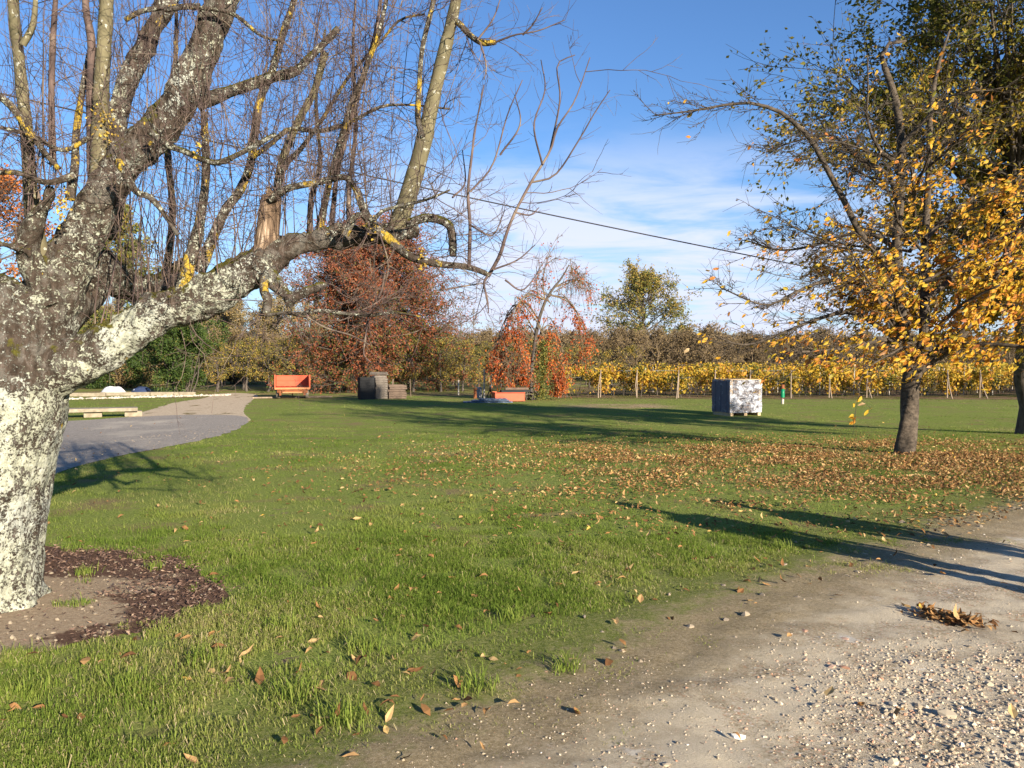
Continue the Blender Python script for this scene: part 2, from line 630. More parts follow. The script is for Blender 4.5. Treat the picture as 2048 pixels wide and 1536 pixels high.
M['scrub_leaf'] = leaf_mat('scrub_leaf', [(0.0, (0.08, 0.06, 0.03)), (0.5, (0.16, 0.115, 0.055)), (1.0, (0.26, 0.18, 0.07))], 0.15)

# ground: grass sward seen between and beyond the blades, with bare and leafy patches of its own
t = NT('lawn_ground')
g1 = t.ramp(t.noise(40, 5, 0.7), [(0.3, (0.085, 0.115, 0.026)), (0.5, (0.172, 0.212, 0.052)), (0.68, (0.28, 0.285, 0.105))])
g2 = t.ramp(t.noise(60, 4, 0.7), [(0.3, (0.13, 0.105, 0.045)), (0.7, (0.28, 0.22, 0.115))])
c = t.mix(t.step(t.noise(0.9, 5, 0.6), 0.50, 0.70), g1, g2)
soil = t.ramp(t.noise(70, 5, 0.7), [(0.3, (0.10, 0.07, 0.045)), (0.7, (0.26, 0.20, 0.14))])
c = t.mix(t.step(t.noise(3.0, 6, 0.7), 0.60, 0.68), c, soil)
x_, y_, z_ = t.sep(t.pos())
dry = t.math('MULTIPLY', t.step(t.math('ABSOLUTE', t.math('SUBTRACT', y_, 38.5)), 3.2, 0.8), t.step(t.math('ABSOLUTE', t.math('SUBTRACT', x_, 5.0)), 3.4, 1.2))
c = t.mix(t.math('MULTIPLY', dry, t.step(t.noise(0.7, 5, 0.65), 0.36, 0.52)), c, t.ramp(t.noise(12, 5, 0.7), [(0.3, (0.20, 0.14, 0.08)), (0.7, (0.42, 0.33, 0.20))]))
far = t.step(y_, 40.0, 52.0)
c = t.mix(t.math('MULTIPLY', far, t.step(t.noise(0.25, 5, 0.6, t.scaled(t.pos(), (0.4, 1.6, 1))), 0.40, 0.60)), c, t.ramp(t.noise(8, 5, 0.7), [(0.3, (0.12, 0.085, 0.045)), (0.7, (0.30, 0.22, 0.12))]))
t.color(c).bump(t.noise(50, 5, 0.7), 0.8, 0.03)
t.b.inputs['Roughness'].default_value = 0.95
M['ground'] = t.m

t = NT('gravel_track')
e = t.attr('edge')
p = t.pos()
v1 = t.voro(85, None, 'Color')
v2 = t.voro(240, None, 'Color')
st = t.ramp(t.sep(v1)[0], [(0.0, (0.23, 0.18, 0.12)), (0.5, (0.41, 0.345, 0.25)), (0.8, (0.50, 0.43, 0.33)), (0.93, (0.42, 0.23, 0.14)), (1.0, (0.64, 0.61, 0.55))])
sand = t.ramp(t.noise(160, 4, 0.75), [(0.28, (0.39, 0.32, 0.225)), (0.5, (0.56, 0.48, 0.36)), (0.75, (0.66, 0.59, 0.48))])
c = t.mix(t.step(t.noise(2.2, 5, 0.65), 0.44, 0.60), sand, st)
c = t.mix(t.step(t.noise(1.1, 5, 0.62, t.scaled(p, (1, 1.5, 1)), 0.6), 0.56, 0.70), c, t.mix(0.5, c, (0.27, 0.215, 0.15)))
c = t.mix(t.step(t.noise(1.7, 6, 0.7, None, 0.4), 0.60, 0.66), c, t.mix(0.5, c, (0.70, 0.68, 0.65)))
dirt = t.ramp(t.noise(45, 6, 0.75), [(0.3, (0.16, 0.125, 0.07)), (0.55, (0.30, 0.24, 0.15)), (0.75, (0.42, 0.345, 0.235))])
ee = t.math('ADD', e, t.math('MULTIPLY', t.math('SUBTRACT', t.noise(5, 6, 0.7), 0.5), 0.9))
c = t.mix(t.step(ee, 0.10, 0.85), dirt, c)
turf = t.ramp(t.noise(40, 5, 0.7), [(0.3, (0.08, 0.105, 0.024)), (0.5, (0.16, 0.185, 0.048)), (0.68, (0.26, 0.25, 0.095))])
c = t.mix(t.step(t.math('ADD', ee, t.math('MULTIPLY', t.math('SUBTRACT', t.noise(22, 5, 0.7), 0.5), 0.7)), -0.50, 0.02), turf, c)
t.color(c)
t.bump(t.math('ADD', t.noise(190, 4, 0.8), t.math('MULTIPLY', t.sep(t.voro(95, None, 'Color'))[1], 0.7)), 0.9, 0.012)
grit = t.step(t.noise(210, 3, 0.7), 0.60, 0.68)
t.color(t.mix(grit, t.mix(t.step(t.noise(150, 3, 0.7), 0.36, 0.30), c, (0.10, 0.08, 0.055)), (0.56, 0.49, 0.38)))
t.b.inputs['Roughness'].default_value = 0.95
M['gravel'] = t.m

for k_ in ('ground', 'gravel'):
    M[k_].node_tree.nodes['Principled BSDF'].inputs['Specular IOR Level'].default_value = 0.0

M['stone'] = leaf_mat('loose_stone', [(0.0, (0.16, 0.13, 0.10)), (0.4, (0.34, 0.275, 0.195)), (0.75, (0.48, 0.41, 0.31)), (0.88, (0.38, 0.20, 0.125)), (1.0, (0.68, 0.65, 0.58))], 0.0, 0.85)

t = NT('driveway_gravel')
c = t.ramp(t.noise(14, 6, 0.85), [(0.32, (0.15, 0.13, 0.115)), (0.5, (0.28, 0.25, 0.22)), (0.66, (0.44, 0.40, 0.35))])
c = t.mix(t.step(t.noise(0.55, 4, 0.6, t.scaled(t.pos(), (1, 0.5, 1))), 0.5, 0.7), c, t.ramp(t.noise(40, 4, 0.7), [(0.3, (0.30, 0.26, 0.21)), (0.7, (0.50, 0.45, 0.38))]))
t.color(c).bump(t.noise(60, 4, 0.7), 0.5, 0.02)
M['driveway'] = t.m
t = NT('sandy_track')
c = t.ramp(t.noise(12, 6, 0.7), [(0.3, (0.33, 0.25, 0.17)), (0.7, (0.56, 0.46, 0.34))])
c = t.mix(t.step(t.noise(1.2, 5, 0.65, t.scaled(t.pos(), (1.5, 0.4, 1))), 0.58, 0.66), c, (0.16, 0.13, 0.06))
t.color(c).bump(t.noise(30, 4, 0.7), 0.5, 0.02)
M['sand'] = t.m
t = NT('bare_soil')
pale = t.ramp(t.noise(50, 6, 0.75, None, 0.5), [(0.3, (0.20, 0.14, 0.095)), (0.5, (0.36, 0.275, 0.19)), (0.75, (0.48, 0.39, 0.29))])
mulch = t.ramp(t.noise(70, 5, 0.8), [(0.3, (0.055, 0.034, 0.027)), (0.55, (0.14, 0.088, 0.065)), (0.8, (0.27, 0.185, 0.135))])
sx, sy, sz = t.sep(t.pos())
mk = t.math('ADD', t.math('MULTIPLY', t.math('ADD', sx, 2.55), 0.75), t.math('MULTIPLY', t.math('SUBTRACT', t.noise(2.6, 5, 0.65), 0.5), 1.7))
mk2 = t.math('ADD', t.math('MULTIPLY', t.math('SUBTRACT', sy, 6.05), 0.9), t.math('MULTIPLY', t.math('SUBTRACT', t.noise(3.1, 5, 0.65), 0.5), 1.2))
c = t.mix(t.step(t.math('MAXIMUM', mk, mk2), -0.05, 0.12), pale, mulch)
t.color(c).bump(t.noise(45, 6, 0.8), 0.9, 0.03)
M['soil'] = t.m
t = NT('vineyard_soil')
t.color(t.mix(t.step(t.noise(0.5, 5, 0.65), 0.45, 0.6), t.ramp(t.noise(9, 5, 0.7), [(0.3, (0.10, 0.065, 0.04)), (0.7, (0.28, 0.19, 0.12))]), t.ramp(t.noise(12, 4, 0.7), [(0.3, (0.06, 0.075, 0.02)), (0.7, (0.16, 0.14, 0.05))])))
t.bump(t.noise(6, 5, 0.7), 0.8, 0.1)
M['vine_soil'] = t.m


for k_ in ('driveway', 'sand', 'soil', 'vine_soil', 'grass', 'litter_leaf'):
    M[k_].node_tree.nodes['Principled BSDF'].inputs['Specular IOR Level'].default_value = 0.0


def paint(name, col, rough=0.5, wear=None, wear_at=0.62, scale=7):
    t = NT(name)
    if wear:
        n = t.noise(scale, 6, 0.7, t.obj())
        t.color(t.mix(t.step(n, wear_at, wear_at + 0.06), t.ramp(t.noise(3, 4, 0.6, t.obj()), [(0.3, tuple(v * 0.8 for v in col)), (0.7, col)]), wear))
        t.bump(n, 0.15, 0.01)
    else:
        t.color(t.ramp(t.noise(9, 4, 0.6, t.obj()), [(0.3, tuple(v * 0.75 for v in col)), (0.7, col)]))
    t.b.inputs['Roughness'].default_value = rough
    return t.m


M['orange_paint'] = paint('orange_paint', (0.50, 0.082, 0.034), 0.5, (0.30, 0.09, 0.04), 0.66)
M['pale_orange'] = paint('faded_orange_paint', (0.46, 0.18, 0.075), 0.6, (0.45, 0.22, 0.12), 0.6)
M['rust'] = paint('rusty_steel', (0.22, 0.075, 0.03), 0.8, (0.09, 0.04, 0.025), 0.55)
M['rubber'] = paint('dusty_rubber', (0.14, 0.12, 0.10), 0.85, (0.22, 0.19, 0.15), 0.55)
M['dark_rubber'] = paint('dark_rubber', (0.014, 0.014, 0.016), 0.7, (0.05, 0.045, 0.04), 0.68)
M['grey_wood'] = bark_mat('weathered_wood', (0.055, 0.045, 0.038), (0.21, 0.18, 0.155), 9, (0.4, 3, 3), 0.4)
M['brown_wood'] = bark_mat('brown_wood', (0.05, 0.034, 0.026), (0.18, 0.13, 0.10), 9, (0.4, 3, 3), 0.4)
M['post_wood'] = bark_mat('post_wood', (0.13, 0.095, 0.065), (0.32, 0.25, 0.185), 10, (2, 2, 0.3), 0.4)
M['pale_post'] = bark_mat('pale_post', (0.26, 0.235, 0.20), (0.48, 0.44, 0.39), 10, (2, 2, 0.3), 0.3)
M['concrete'] = bark_mat('pale_concrete', (0.17, 0.14, 0.10), (0.32, 0.275, 0.205), 5, (1, 1, 1), 0.3)
M['white_rubble'] = bark_mat('white_rubble', (0.32, 0.27, 0.21), (0.58, 0.53, 0.46), 4, (1, 1, 1), 0.4)
M['green_plastic'] = paint('green_plastic', (0.005, 0.20, 0.09), 0.4)
M['white_plastic'] = paint('white_plastic', (0.78, 0.78, 0.80), 0.4)
M['grey_metal'] = paint('grey_metal', (0.30, 0.30, 0.31), 0.45, (0.18, 0.13, 0.10), 0.6)
M['black_metal'] = paint('black_metal', (0.02, 0.02, 0.025), 0.4, (0.08, 0.06, 0.05), 0.6)
M['tan_wood'] = bark_mat('tan_timber', (0.30, 0.20, 0.11), (0.60, 0.46, 0.30), 8, (3, 3, 0.4), 0.3)
M['slate_blue'] = paint('slate_blue_sheet', (0.055, 0.09, 0.15), 0.35, (0.16, 0.19, 0.24), 0.55)
M['navy_shade'] = paint('navy_shade_sheet', (0.09, 0.10, 0.135), 0.35, (0.20, 0.21, 0.25), 0.58)  # dark tone of the crate's shaded left face, put into the colour
M['cable'] = paint('black_cable', (0.02, 0.02, 0.025), 0.6)
M['skin'] = paint('skin', (0.55, 0.34, 0.26), 0.5)
M['jeans'] = paint('blue_denim', (0.05, 0.075, 0.14), 0.9)
M['navy_jacket'] = paint('navy_jacket', (0.03, 0.035, 0.06), 0.85)
M['green_jacket'] = paint('green_jacket', (0.06, 0.08, 0.05), 0.85)
M['brown_hair'] = paint('brown_hair', (0.07, 0.04, 0.02), 0.6)
M['shoe'] = paint('shoe_leather', (0.04, 0.03, 0.025), 0.6)


# ------------------------------------------------------------------ terrain sheets
def grid_sheet(name, xs, ys, mat, dz=0.0):
    X, Y = np.meshgrid(xs, ys)
    V = np.stack([X, Y, zg(X, Y) + dz], -1).reshape(-1, 3)
    nx, ny = len(xs), len(ys)
    i = np.arange(nx * ny).reshape(ny, nx)
    Q = np.stack([i[:-1, :-1], i[:-1, 1:], i[1:, 1:], i[1:, :-1]], -1).reshape(-1, 4)
    return MB().add(V, Q).build(name, mat, None, True)


xs = np.concatenate([-np.geomspace(3000, 30, 14), np.arange(-28, 29, 4.0), np.geomspace(30, 3000, 14)])
ys = np.concatenate([-np.geomspace(3000, 12, 12), np.arange(-10, 60, 0.5), np.geomspace(61, 4000, 24)])
ground = grid_sheet('ground', xs, ys, M['ground'])
tag(ground, kind='structure')


def poly_sheet(name, outline, mat, dz, jitter=0.0, seed=0, cell=0.4):
    """A flat sheet with an irregular outline, cut out of a fine grid so that it follows the terrain."""
    o = np.asarray(outline, float)
    n = max(40, int(np.linalg.norm(np.diff(np.vstack([o, o[:1]]), axis=0), axis=1).sum() / 0.12))
    ring = resample(np.vstack([np.c_[o, np.zeros(len(o))], [*o[0], 0]]), n)[:-1, :2]
    if jitter:
        ctr = ring.mean(0)
        d = ring - ctr
        ring = ring + norm(d) * ((fbm2(ring[:, 0], ring[:, 1], 1.3, seed, 5) - 0.5) * 2 * jitter + (fbm2(ring[:, 0], ring[:, 1], 7, seed + 9, 2) - 0.5) * jitter * 0.6)[:, None]
    bm = bmesh.new()
    vs = [bm.verts.new((x, y, 0)) for x, y in ring]
    f = bm.faces.new(vs)
    bmesh.ops.triangulate(bm, faces=[f])
    for k in np.arange(math.floor(ring[:, 1].min()), ring[:, 1].max(), 0.5):
        bmesh.ops.bisect_plane(bm, geom=bm.verts[:] + bm.edges[:] + bm.faces[:], plane_co=(0, float(k), 0), plane_no=(0, 1, 0))
    for v in bm.verts:
        v.co.z = float(zg(v.co.x, v.co.y)) + dz
    bmesh.ops.recalc_face_normals(bm, faces=bm.faces)
    if sum(fc.normal.z for fc in bm.faces) < 0:
        bmesh.ops.reverse_faces(bm, faces=bm.faces)
    me = bpy.data.meshes.new(name)
    bm.to_mesh(me)
    bm.free()
    me.materials.append(mat)
    return tag(link(name, me), kind='structure'), ring


# gravel track in the right foreground: a ribbon that starts at its ragged edge and runs off to the right and back
EDGE_PX = [(560, 1620), (720, 1536), (860, 1470), (1000, 1405), (1160, 1335), (1300, 1280), (1420, 1228), (1540, 1180), (1680, 1128), (1830, 1082), (1940, 1040), (2048, 1008), (2200, 970), (2500, 920)]
edge = np.array([G(u, v)[:2] for u, v in EDGE_PX])
edge = np.vstack([edge[0] + (edge[0] - edge[1]) * 6, edge, [[14, 16.0], [22, 23.0]]])
EDGE = resample(np.c_[edge, np.zeros(len(edge))], 900)[:, :2]
_tan = norm(np.gradient(EDGE, axis=0))
_nor = np.stack([_tan[:, 1], -_tan[:, 0]], 1)        # points into the track
_j = (fbm2(EDGE[:, 0], EDGE[:, 1], 1.6, 3, 5) - 0.5) * 0.55 + (fbm2(EDGE[:, 0], EDGE[:, 1], 9, 5, 3) - 0.5) * 0.12


def edge_dist(x, y):
    """Signed distance from the track's edge, positive on the track."""
    p = np.stack([np.ravel(x), np.ravel(y)], 1)
    out = np.empty(len(p))
    E = EDGE[::4]
    N_ = _nor[::4]
    for a in range(0, len(p), 20000):
        q = p[a:a + 20000]
        k = ((q[:, None, :] - E[None]) ** 2).sum(2).argmin(1)
        out[a:a + 20000] = ((q - E[k]) * N_[k]).sum(1)
    return out


def track_h(x, y):
    """Ruts, lumps and hollows of the track."""
    return 0.030 * (fbm2(x, y, 1.3, 301, 3) - 0.5) + 0.022 * (fbm2(x, y, 6.0, 305, 3) - 0.5) + 0.012 * (fbm2(x, y, 19.0, 309, 2) - 0.5)


def build_track():
    offs = np.concatenate([[0, 0.03, 0.07], np.arange(0.12, 4.6, 0.055), np.arange(4.7, 7.6, 0.25)])
    V, E = [], []
    for o_ in offs:
        off = _j * max(0.0, 1 - o_ / 1.5) + o_ - 0.88
        q = EDGE + _nor * off[:, None]
        V.append(np.c_[q, zg(q[:, 0], q[:, 1]) + 0.006 + (track_h(q[:, 0], q[:, 1]) + 0.016) * smooth((o_ - 0.25) / 0.5)])
        E.append(np.full(len(q), o_ - 0.98))
    n = len(EDGE)
    i = np.arange(len(offs) * n).reshape(len(offs), n)
    Q = np.stack([i[:-1, :-1], i[1:, :-1], i[1:, 1:], i[:-1, 1:]], -1).reshape(-1, 4)
    ob = MB().add(np.concatenate(V), Q).build('gravel_track', M['gravel'], None, True)
    a = ob.data.attributes.new('edge', 'FLOAT', 'POINT')
    a.data.foreach_set('value', np.concatenate(E).astype(np.float32))
    tag(ob, kind='structure')


build_track()

DRIVE_PX = [(-260, 985), (60, 962), (130, 941), (200, 922), (260, 908), (330, 895), (400, 881), (450, 868), (485, 852), (494, 842), (480, 832), (380, 830), (250, 835), (140, 842), (-100, 846), (-300, 850)]
drive, DRIVE_RING = poly_sheet('driveway', [G(u, v)[:2] for u, v in DRIVE_PX], M['driveway'], 0.008, 0.14, 2)
PATH_PX = [(250, 840), (380, 836), (494, 843), (488, 826), (492, 812), (505, 800), (516, 792), (500, 787.5), (462, 786), (432, 789), (405, 797), (352, 805), (300, 820), (262, 830)]
path, PATH_RING = poly_sheet('path', [G(u, v)[:2] for u, v in PATH_PX], M['sand'], 0.004, 0.25, 5)
SOIL_PX = [(-400, 1250), (-250, 1120), (0, 1085), (115, 1098), (230, 1104), (345, 1118), (400, 1150), (448, 1195), (400, 1235), (300, 1262), (190, 1285), (90, 1305), (0, 1325), (-200, 1340)]
soil, SOIL_RING = poly_sheet('soil_patch', [G(u, v)[:2] for u, v in SOIL_PX], M['soil'], 0.005, 0.13, 8)
vsoil, _ = poly_sheet('vineyard_soil', [(2.4, 47), (12, 46.2), (24, 45.5), (46, 45), (100, 90), (90, 120), (30, 120), (6, 70)], M['vine_soil'], 0.004, 0.5, 12)


def inside(x, y, ring):
    x, y = np.ravel(x), np.ravel(y)
    r = ring[::2]
    c = np.zeros(len(x), bool)
    j = len(r) - 1
    for i in range(len(r)):
        yi, yj = r[i, 1], r[j, 1]
        m_ = (yi > y) != (yj > y)
        if m_.any():
            xx = (r[j, 0] - r[i, 0]) * (y - yi) / (yj - yi + 1e-12) + r[i, 0]
            c ^= m_ & (x < xx)
        j = i
    return c


# far rise behind everything
def build_hills():
    a = np.linspace(-1.0, 1.0, 160)
    V, Q = [], []
    for k, (r, f) in enumerate(((700, 0.0), (760, 0.7), (900, 1.0), (1200, 0.0))):
        h = (8 + 9 * fbm2(a * 3, a * 0, 3.0, 4, 4)) * f
        V.append(np.c_[np.sin(a) * r, np.cos(a) * r, h - 0.6])
    n = len(a)
    i = np.arange(4 * n).reshape(4, n)
    Q = np.stack([i[:-1, :-1], i[:-1, 1:], i[1:, 1:], i[1:, :-1]], -1).reshape(-1, 4)
    t = NT('wooded_hills')
    t.color(t.ramp(t.noise(0.06, 6, 0.7), [(0.3, (0.05, 0.06, 0.035)), (0.7, (0.12, 0.11, 0.07))])).bump(t.noise(0.15, 5, 0.7), 1.0, 3.0)
    tag(MB().add(np.concatenate(V), Q).build('hills', t.m, None, True), kind='structure')


build_hills()


# ------------------------------------------------------------------ grass, fallen leaves, stones
CHERRY = G(1815, 908)
TALL = G(2072, 868)
TRUNK = np.array([-3.47, 5.45, 0.0])


def frustum_points(rng, n, y0, y1, pad=1.12, power=1.0):
    """Points on the ground inside the (slightly widened) view wedge, density ~ uniform on the ground."""
    y = np.sqrt(rng.uniform(y0 ** 2, y1 ** 2, n)) if power == 1.0 else y0 * (y1 / y0) ** rng.random(n)
    x = rng.uniform(-0.62, 0.62, n) * y * pad + rng.normal(0, 0.2, n)
    return x, y


def litter_density(x, y):
    d = np.sqrt(((x - 6.6) / 6.0) ** 2 + ((y - 13.2) / 4.4) ** 2)
    return np.exp(-d ** 2.4)


def grass_ok(x, y):
    k = edge_dist(x, y) + (fbm2(x, y, 2.2, 21, 4) - 0.5) * 1.3
    keep = k < RNG.normal(0.10, 0.24, len(x))
    keep |= (k < 0.5) & (fbm2(x, y, 3.0, 33, 2) > 0.70)
    keep &= ~inside(x, y, DRIVE_RING) & ~inside(x, y, PATH_RING)
    in_soil = inside(x + (fbm2(x, y, 4.0, 91, 4) - 0.5) * 0.7, y + (fbm2(x, y, 4.0, 95, 4) - 0.5) * 0.7, SOIL_RING)
    keep &= ~in_soil | ((fbm2(x, y, 3.5, 12, 3) > 0.70) & (RNG.random(len(x)) < 0.35))
    return keep


def build_grass():
    rng = np.random.default_rng(11)
    mb = MB()

    def batch(n, y0, y1, h0, h1, w, two, power):
        x, y = frustum_points(rng, n, y0, y1, 1.15, power)
        patch = fbm2(x, y, 0.8, 40, 4)
        tuft = fbm2(x, y, 4.5, 44, 3)
        thin = np.clip((tuft - 0.30) * 3.2, 0.08, 1)
        worn = smooth((fbm2(x, y, 0.45, 71, 4) - 0.47) / 0.14) * 0.75
        k = grass_ok(x, y) & (rng.random(n) < thin * (1 - worn) * (1 - 0.45 * litter_density(x, y)))
        x, y, patch, tuft = x[k], y[k], patch[k], tuft[k]
        n = len(x)
        ed = np.clip(-edge_dist(x, y) / 1.2, 0.25, 1.0)
        h = rng.uniform(h0, h1, n) * (0.55 + 0.9 * tuft) * (0.6 + 0.4 * ed)
        h *= np.where(rng.random(n) < 0.02, 1.7, 1.0)
        az = rng.uniform(0, 2 * np.pi, n)
        lean = rng.uniform(0.35, 1.25, n)
        straw = rng.random(n) < 0.10
        lean = np.where(straw, rng.uniform(1.3, 1.75, n), lean)
        D = np.stack([np.cos(az), np.sin(az)], 1)
        S = np.stack([-D[:, 1], D[:, 0]], 1)
        ww = w * rng.uniform(0.7, 1.3, n)
        base = np.c_[x, y, zg(x, y) - 0.004]
        b0 = base + np.c_[S * ww[:, None] / 2, np.zeros(n)]
        b1 = base - np.c_[S * ww[:, None] / 2, np.zeros(n)]
        tip = base + np.c_[D * (h * lean)[:, None], h * np.maximum(1.05 - 0.55 * lean, 0.12)]
        r = np.clip(0.30 + 0.35 * rng.random(n) + (patch - 0.5) * 1.1 + np.where(straw, 0.45, 0), 0, 1)
        if two:
            mid = base + np.c_[D * (h * lean * 0.35)[:, None], h * 0.62]
            c0 = mid + np.c_[S * ww[:, None] * 0.38, np.zeros(n)]
            c1 = mid - np.c_[S * ww[:, None] * 0.38, np.zeros(n)]
            V = np.stack([b0, b1, c1, c0, tip], 1).reshape(-1, 3)
            i = np.arange(n)[:, None] * 5
            mb.add(V, i + np.array([[0, 1, 2, 3]]), i + np.array([[3, 2, 4]]), r, r)
        else:
            V = np.stack([b0, b1, tip], 1).reshape(-1, 3)
            mb.add(V, None, np.arange(n * 3).reshape(n, 3), None, r)
    batch(460000, 3.0, 7.5, 0.03, 0.07, 0.0036, True, 1.0)
    batch(400000, 7.5, 14, 0.025, 0.06, 0.006, False, 0.0)
    batch(300000, 14, 36, 0.025, 0.06, 0.011, False, 0.0)
    batch(60000, 36, 58, 0.03, 0.075, 0.025, False, 0.0)
    # long tufts scattered along the ragged edge and in the lawn
    for u, v, s in ((590, 1400, 1.0), (690, 1450, 1.2), (950, 1385, 1.0), (1130, 1345, 0.9), (480, 1120, 0.8), (560, 1260, 0.9), (170, 1150, 0.7), (310, 1140, 0.7), (1560, 1100, 0.8), (730, 1300, 1.0), (880, 1230, 0.7), (1020, 1240, 0.8), (60, 1390, 0.9), (250, 1380, 0.9), (400, 1330, 0.9)):
        c = G(u, v)
        n = int(120 * s)
        az = rng.uniform(0, 2 * np.pi, n)
        O = np.c_[c[0] + rng.normal(0, 0.05 * s, n), c[1] + rng.normal(0, 0.05 * s, n), np.zeros(n)]
        ln = rng.uniform(0.3, 1.0, n)
        h = rng.uniform(0.06, 0.15, n) * s
        D = np.c_[np.cos(az), np.sin(az), np.zeros(n)]
        S = np.c_[-np.sin(az), np.cos(az), np.zeros(n)] * 0.0022
        mid = O + D * (h * ln * 0.4)[:, None] + np.c_[np.zeros((n, 2)), h * 0.6]
        tip = O + D * (h * ln)[:, None] + np.c_[np.zeros((n, 2)), h * 0.85]
        V = np.stack([O + S, O - S, mid - S, mid + S, tip], 1).reshape(-1, 3)
        i = np.arange(n)[:, None] * 5
        r = rng.uniform(0.35, 0.72, n)
        mb.add(V, i + np.array([[0, 1, 2, 3]]), i + np.array([[3, 2, 4]]), r, r)
    tag(mb.build('grass', M['grass']), 'short autumn lawn grass, worn thin towards the gravel edge', 'grass', None, 'stuff')


build_grass()


def lay_leaves(mb, rng, x, y, L, lift=0.012):
    n = len(x)
    lift = lift + np.where(edge_dist(x, y) > 0.0, 0.016 + track_h(x, y), 0)
    az = rng.uniform(0, 2 * np.pi, n)
    D = np.c_[np.cos(az), np.sin(az), rng.normal(0.05, 0.22, n)]
    nr = norm(np.c_[rng.normal(0, 0.45, (n, 2)), np.ones(n)])
    C = np.c_[x, y, zg(x, y) + lift + rng.uniform(0, 0.03, n)]
    r = np.clip(rng.beta(1.4, 1.7, n), 0, 1)
    big_leaves(mb, rng, C, D, L, L * rng.uniform(0.3, 0.6, n), r, 0, 0.9, nr)


def build_litter():
    rng = np.random.default_rng(23)
    mb = MB()
    x, y = frustum_points(rng, 270000, 7.5, 22, 1.25, 1.0)
    k = rng.random(len(x)) < litter_density(x, y) * (0.20 + 0.9 * smooth((fbm2(x, y, 1.1, 51, 3) - 0.35) / 0.3)) * 1.0
    k &= edge_dist(x, y) < 0.3
    lay_leaves(mb, rng, x[k], y[k], rng.uniform(0.028, 0.068, k.sum()), 0.02)
    x, y = frustum_points(rng, 1700, 3.2, 32, 1.2, 0.0)
    k = (~inside(x, y, SOIL_RING)) & ((edge_dist(x, y) < 0.15) | (rng.random(len(x)) < 0.06))
    k &= rng.random(len(x)) < np.where(y < 9, 0.42 + 0.4 * (x > -1), 0.9) * np.where((x < -2) & (y > 9), 0.35, 1)
    lay_leaves(mb, rng, x[k], y[k], rng.uniform(0.04, 0.095, k.sum()), 0.012)
    # leaves caught along the ragged edge of the track
    i = rng.integers(150, 750, 260)
    q = EDGE[i] + _nor[i] * rng.normal(-0.12, 0.22, 260)[:, None]
    lay_leaves(mb, rng, q[:, 0], q[:, 1], rng.uniform(0.035, 0.085, 260), 0.012)
    tag(mb.build('fallen_leaves', M['litter_leaf']), 'brown and orange leaves fallen thickly on the grass under the cherry tree', 'leaves', None, 'stuff')
    mb = MB()
    a, b = G(1845, 1235), G(1985, 1262)
    s = rng.normal(0.42, 0.24, 210)
    px = a[0] + (b[0] - a[0]) * s + rng.normal(0, 0.05, 210)
    py = a[1] + (b[1] - a[1]) * s + rng.normal(0, 0.06, 210)
    lay_leaves(mb, rng, px, py, rng.uniform(0.04, 0.08, 210), 0.012)
    tag(mb.build('leaf_pile', M['litter_leaf']), 'small drift of curled brown leaves lying on the gravel track', 'leaf pile', None, 'stuff')


build_litter()

def build_mulch():
    rng = np.random.default_rng(37)
    n = 9000
    x, y = rng.uniform(-4.2, -1.6, n), rng.uniform(4.6, 7.2, n)
    far_side = smooth((x + 2.75 + (fbm2(x, y, 2.6, 5, 4) - 0.5) * 1.6) / 0.3) + smooth((y - 6.05 + (fbm2(x, y, 3.0, 6, 4) - 0.5) * 1.2) / 0.3)
    k = inside(x + rng.normal(0, 0.07, n), y + rng.normal(0, 0.07, n), SOIL_RING) & (rng.random(n) < 0.06 + 0.94 * np.clip(far_side, 0, 1))
    x, y = x[k], y[k]
    n = len(x)
    mb = MB()
    az = rng.uniform(0, 6.28, n)
    leaves(mb, rng, np.c_[x, y, rng.uniform(0.006, 0.03, n)], np.c_[np.cos(az), np.sin(az), rng.normal(0.1, 0.35, n)], rng.uniform(0.015, 0.05, n), rng.uniform(0.006, 0.016, n), rng.random(n) ** 1.3)
    tag(mb.build('mulch', leaf_mat('mulch_chip', [(0, (0.035, 0.02, 0.016)), (0.5, (0.10, 0.06, 0.045)), (0.9, (0.18, 0.115, 0.085)), (1, (0.28, 0.20, 0.14))], 0.0)), 'dark reddish bark mulch spread round the foot of the lichen tree', 'mulch', None, 'stuff')


build_mulch()
_ICO = None


def ico():
    global _ICO
    if _ICO is None:
        bm = bmesh.new()
        bmesh.ops.create_icosphere(bm, subdivisions=1, radius=1)
        V = np.array([v.co[:] for v in bm.verts])
        T = np.array([[v.index for v in f.verts] for f in bm.faces])
        bm.free()
        _ICO = V, T
    return _ICO


def stones(mb, rng, C, S, rnd=None, squash=0.6, mat=0):
    V0, T0 = ico()
    n = len(C)
    V = np.repeat(V0[None], n, 0) * rng.uniform(0.65, 1.25, (n, len(V0), 1))
    V = V * (np.asarray(S)[:, None, None] * np.stack([rng.uniform(0.7, 1.3, n), rng.uniform(0.6, 1.1, n), rng.uniform(0.35, 0.9, n) * squash / 0.6], 1)[:, None, :])
    a = rng.uniform(0, 2 * np.pi, n)
    R = np.zeros((n, 3, 3))
    R[:, 0, 0], R[:, 0, 1], R[:, 1, 0], R[:, 1, 1], R[:, 2, 2] = np.cos(a), -np.sin(a), np.sin(a), np.cos(a), 1
    V = np.einsum('nij,nkj->nki', R, V) + np.asarray(C)[:, None, :]
    T = (T0[None] + (np.arange(n) * len(V0))[:, None, None]).reshape(-1, 3)
    r = rng.random(n) if rnd is None else rnd
    mb.add(V.reshape(-1, 3), None, T, None, np.repeat(r, len(T0)), mat)


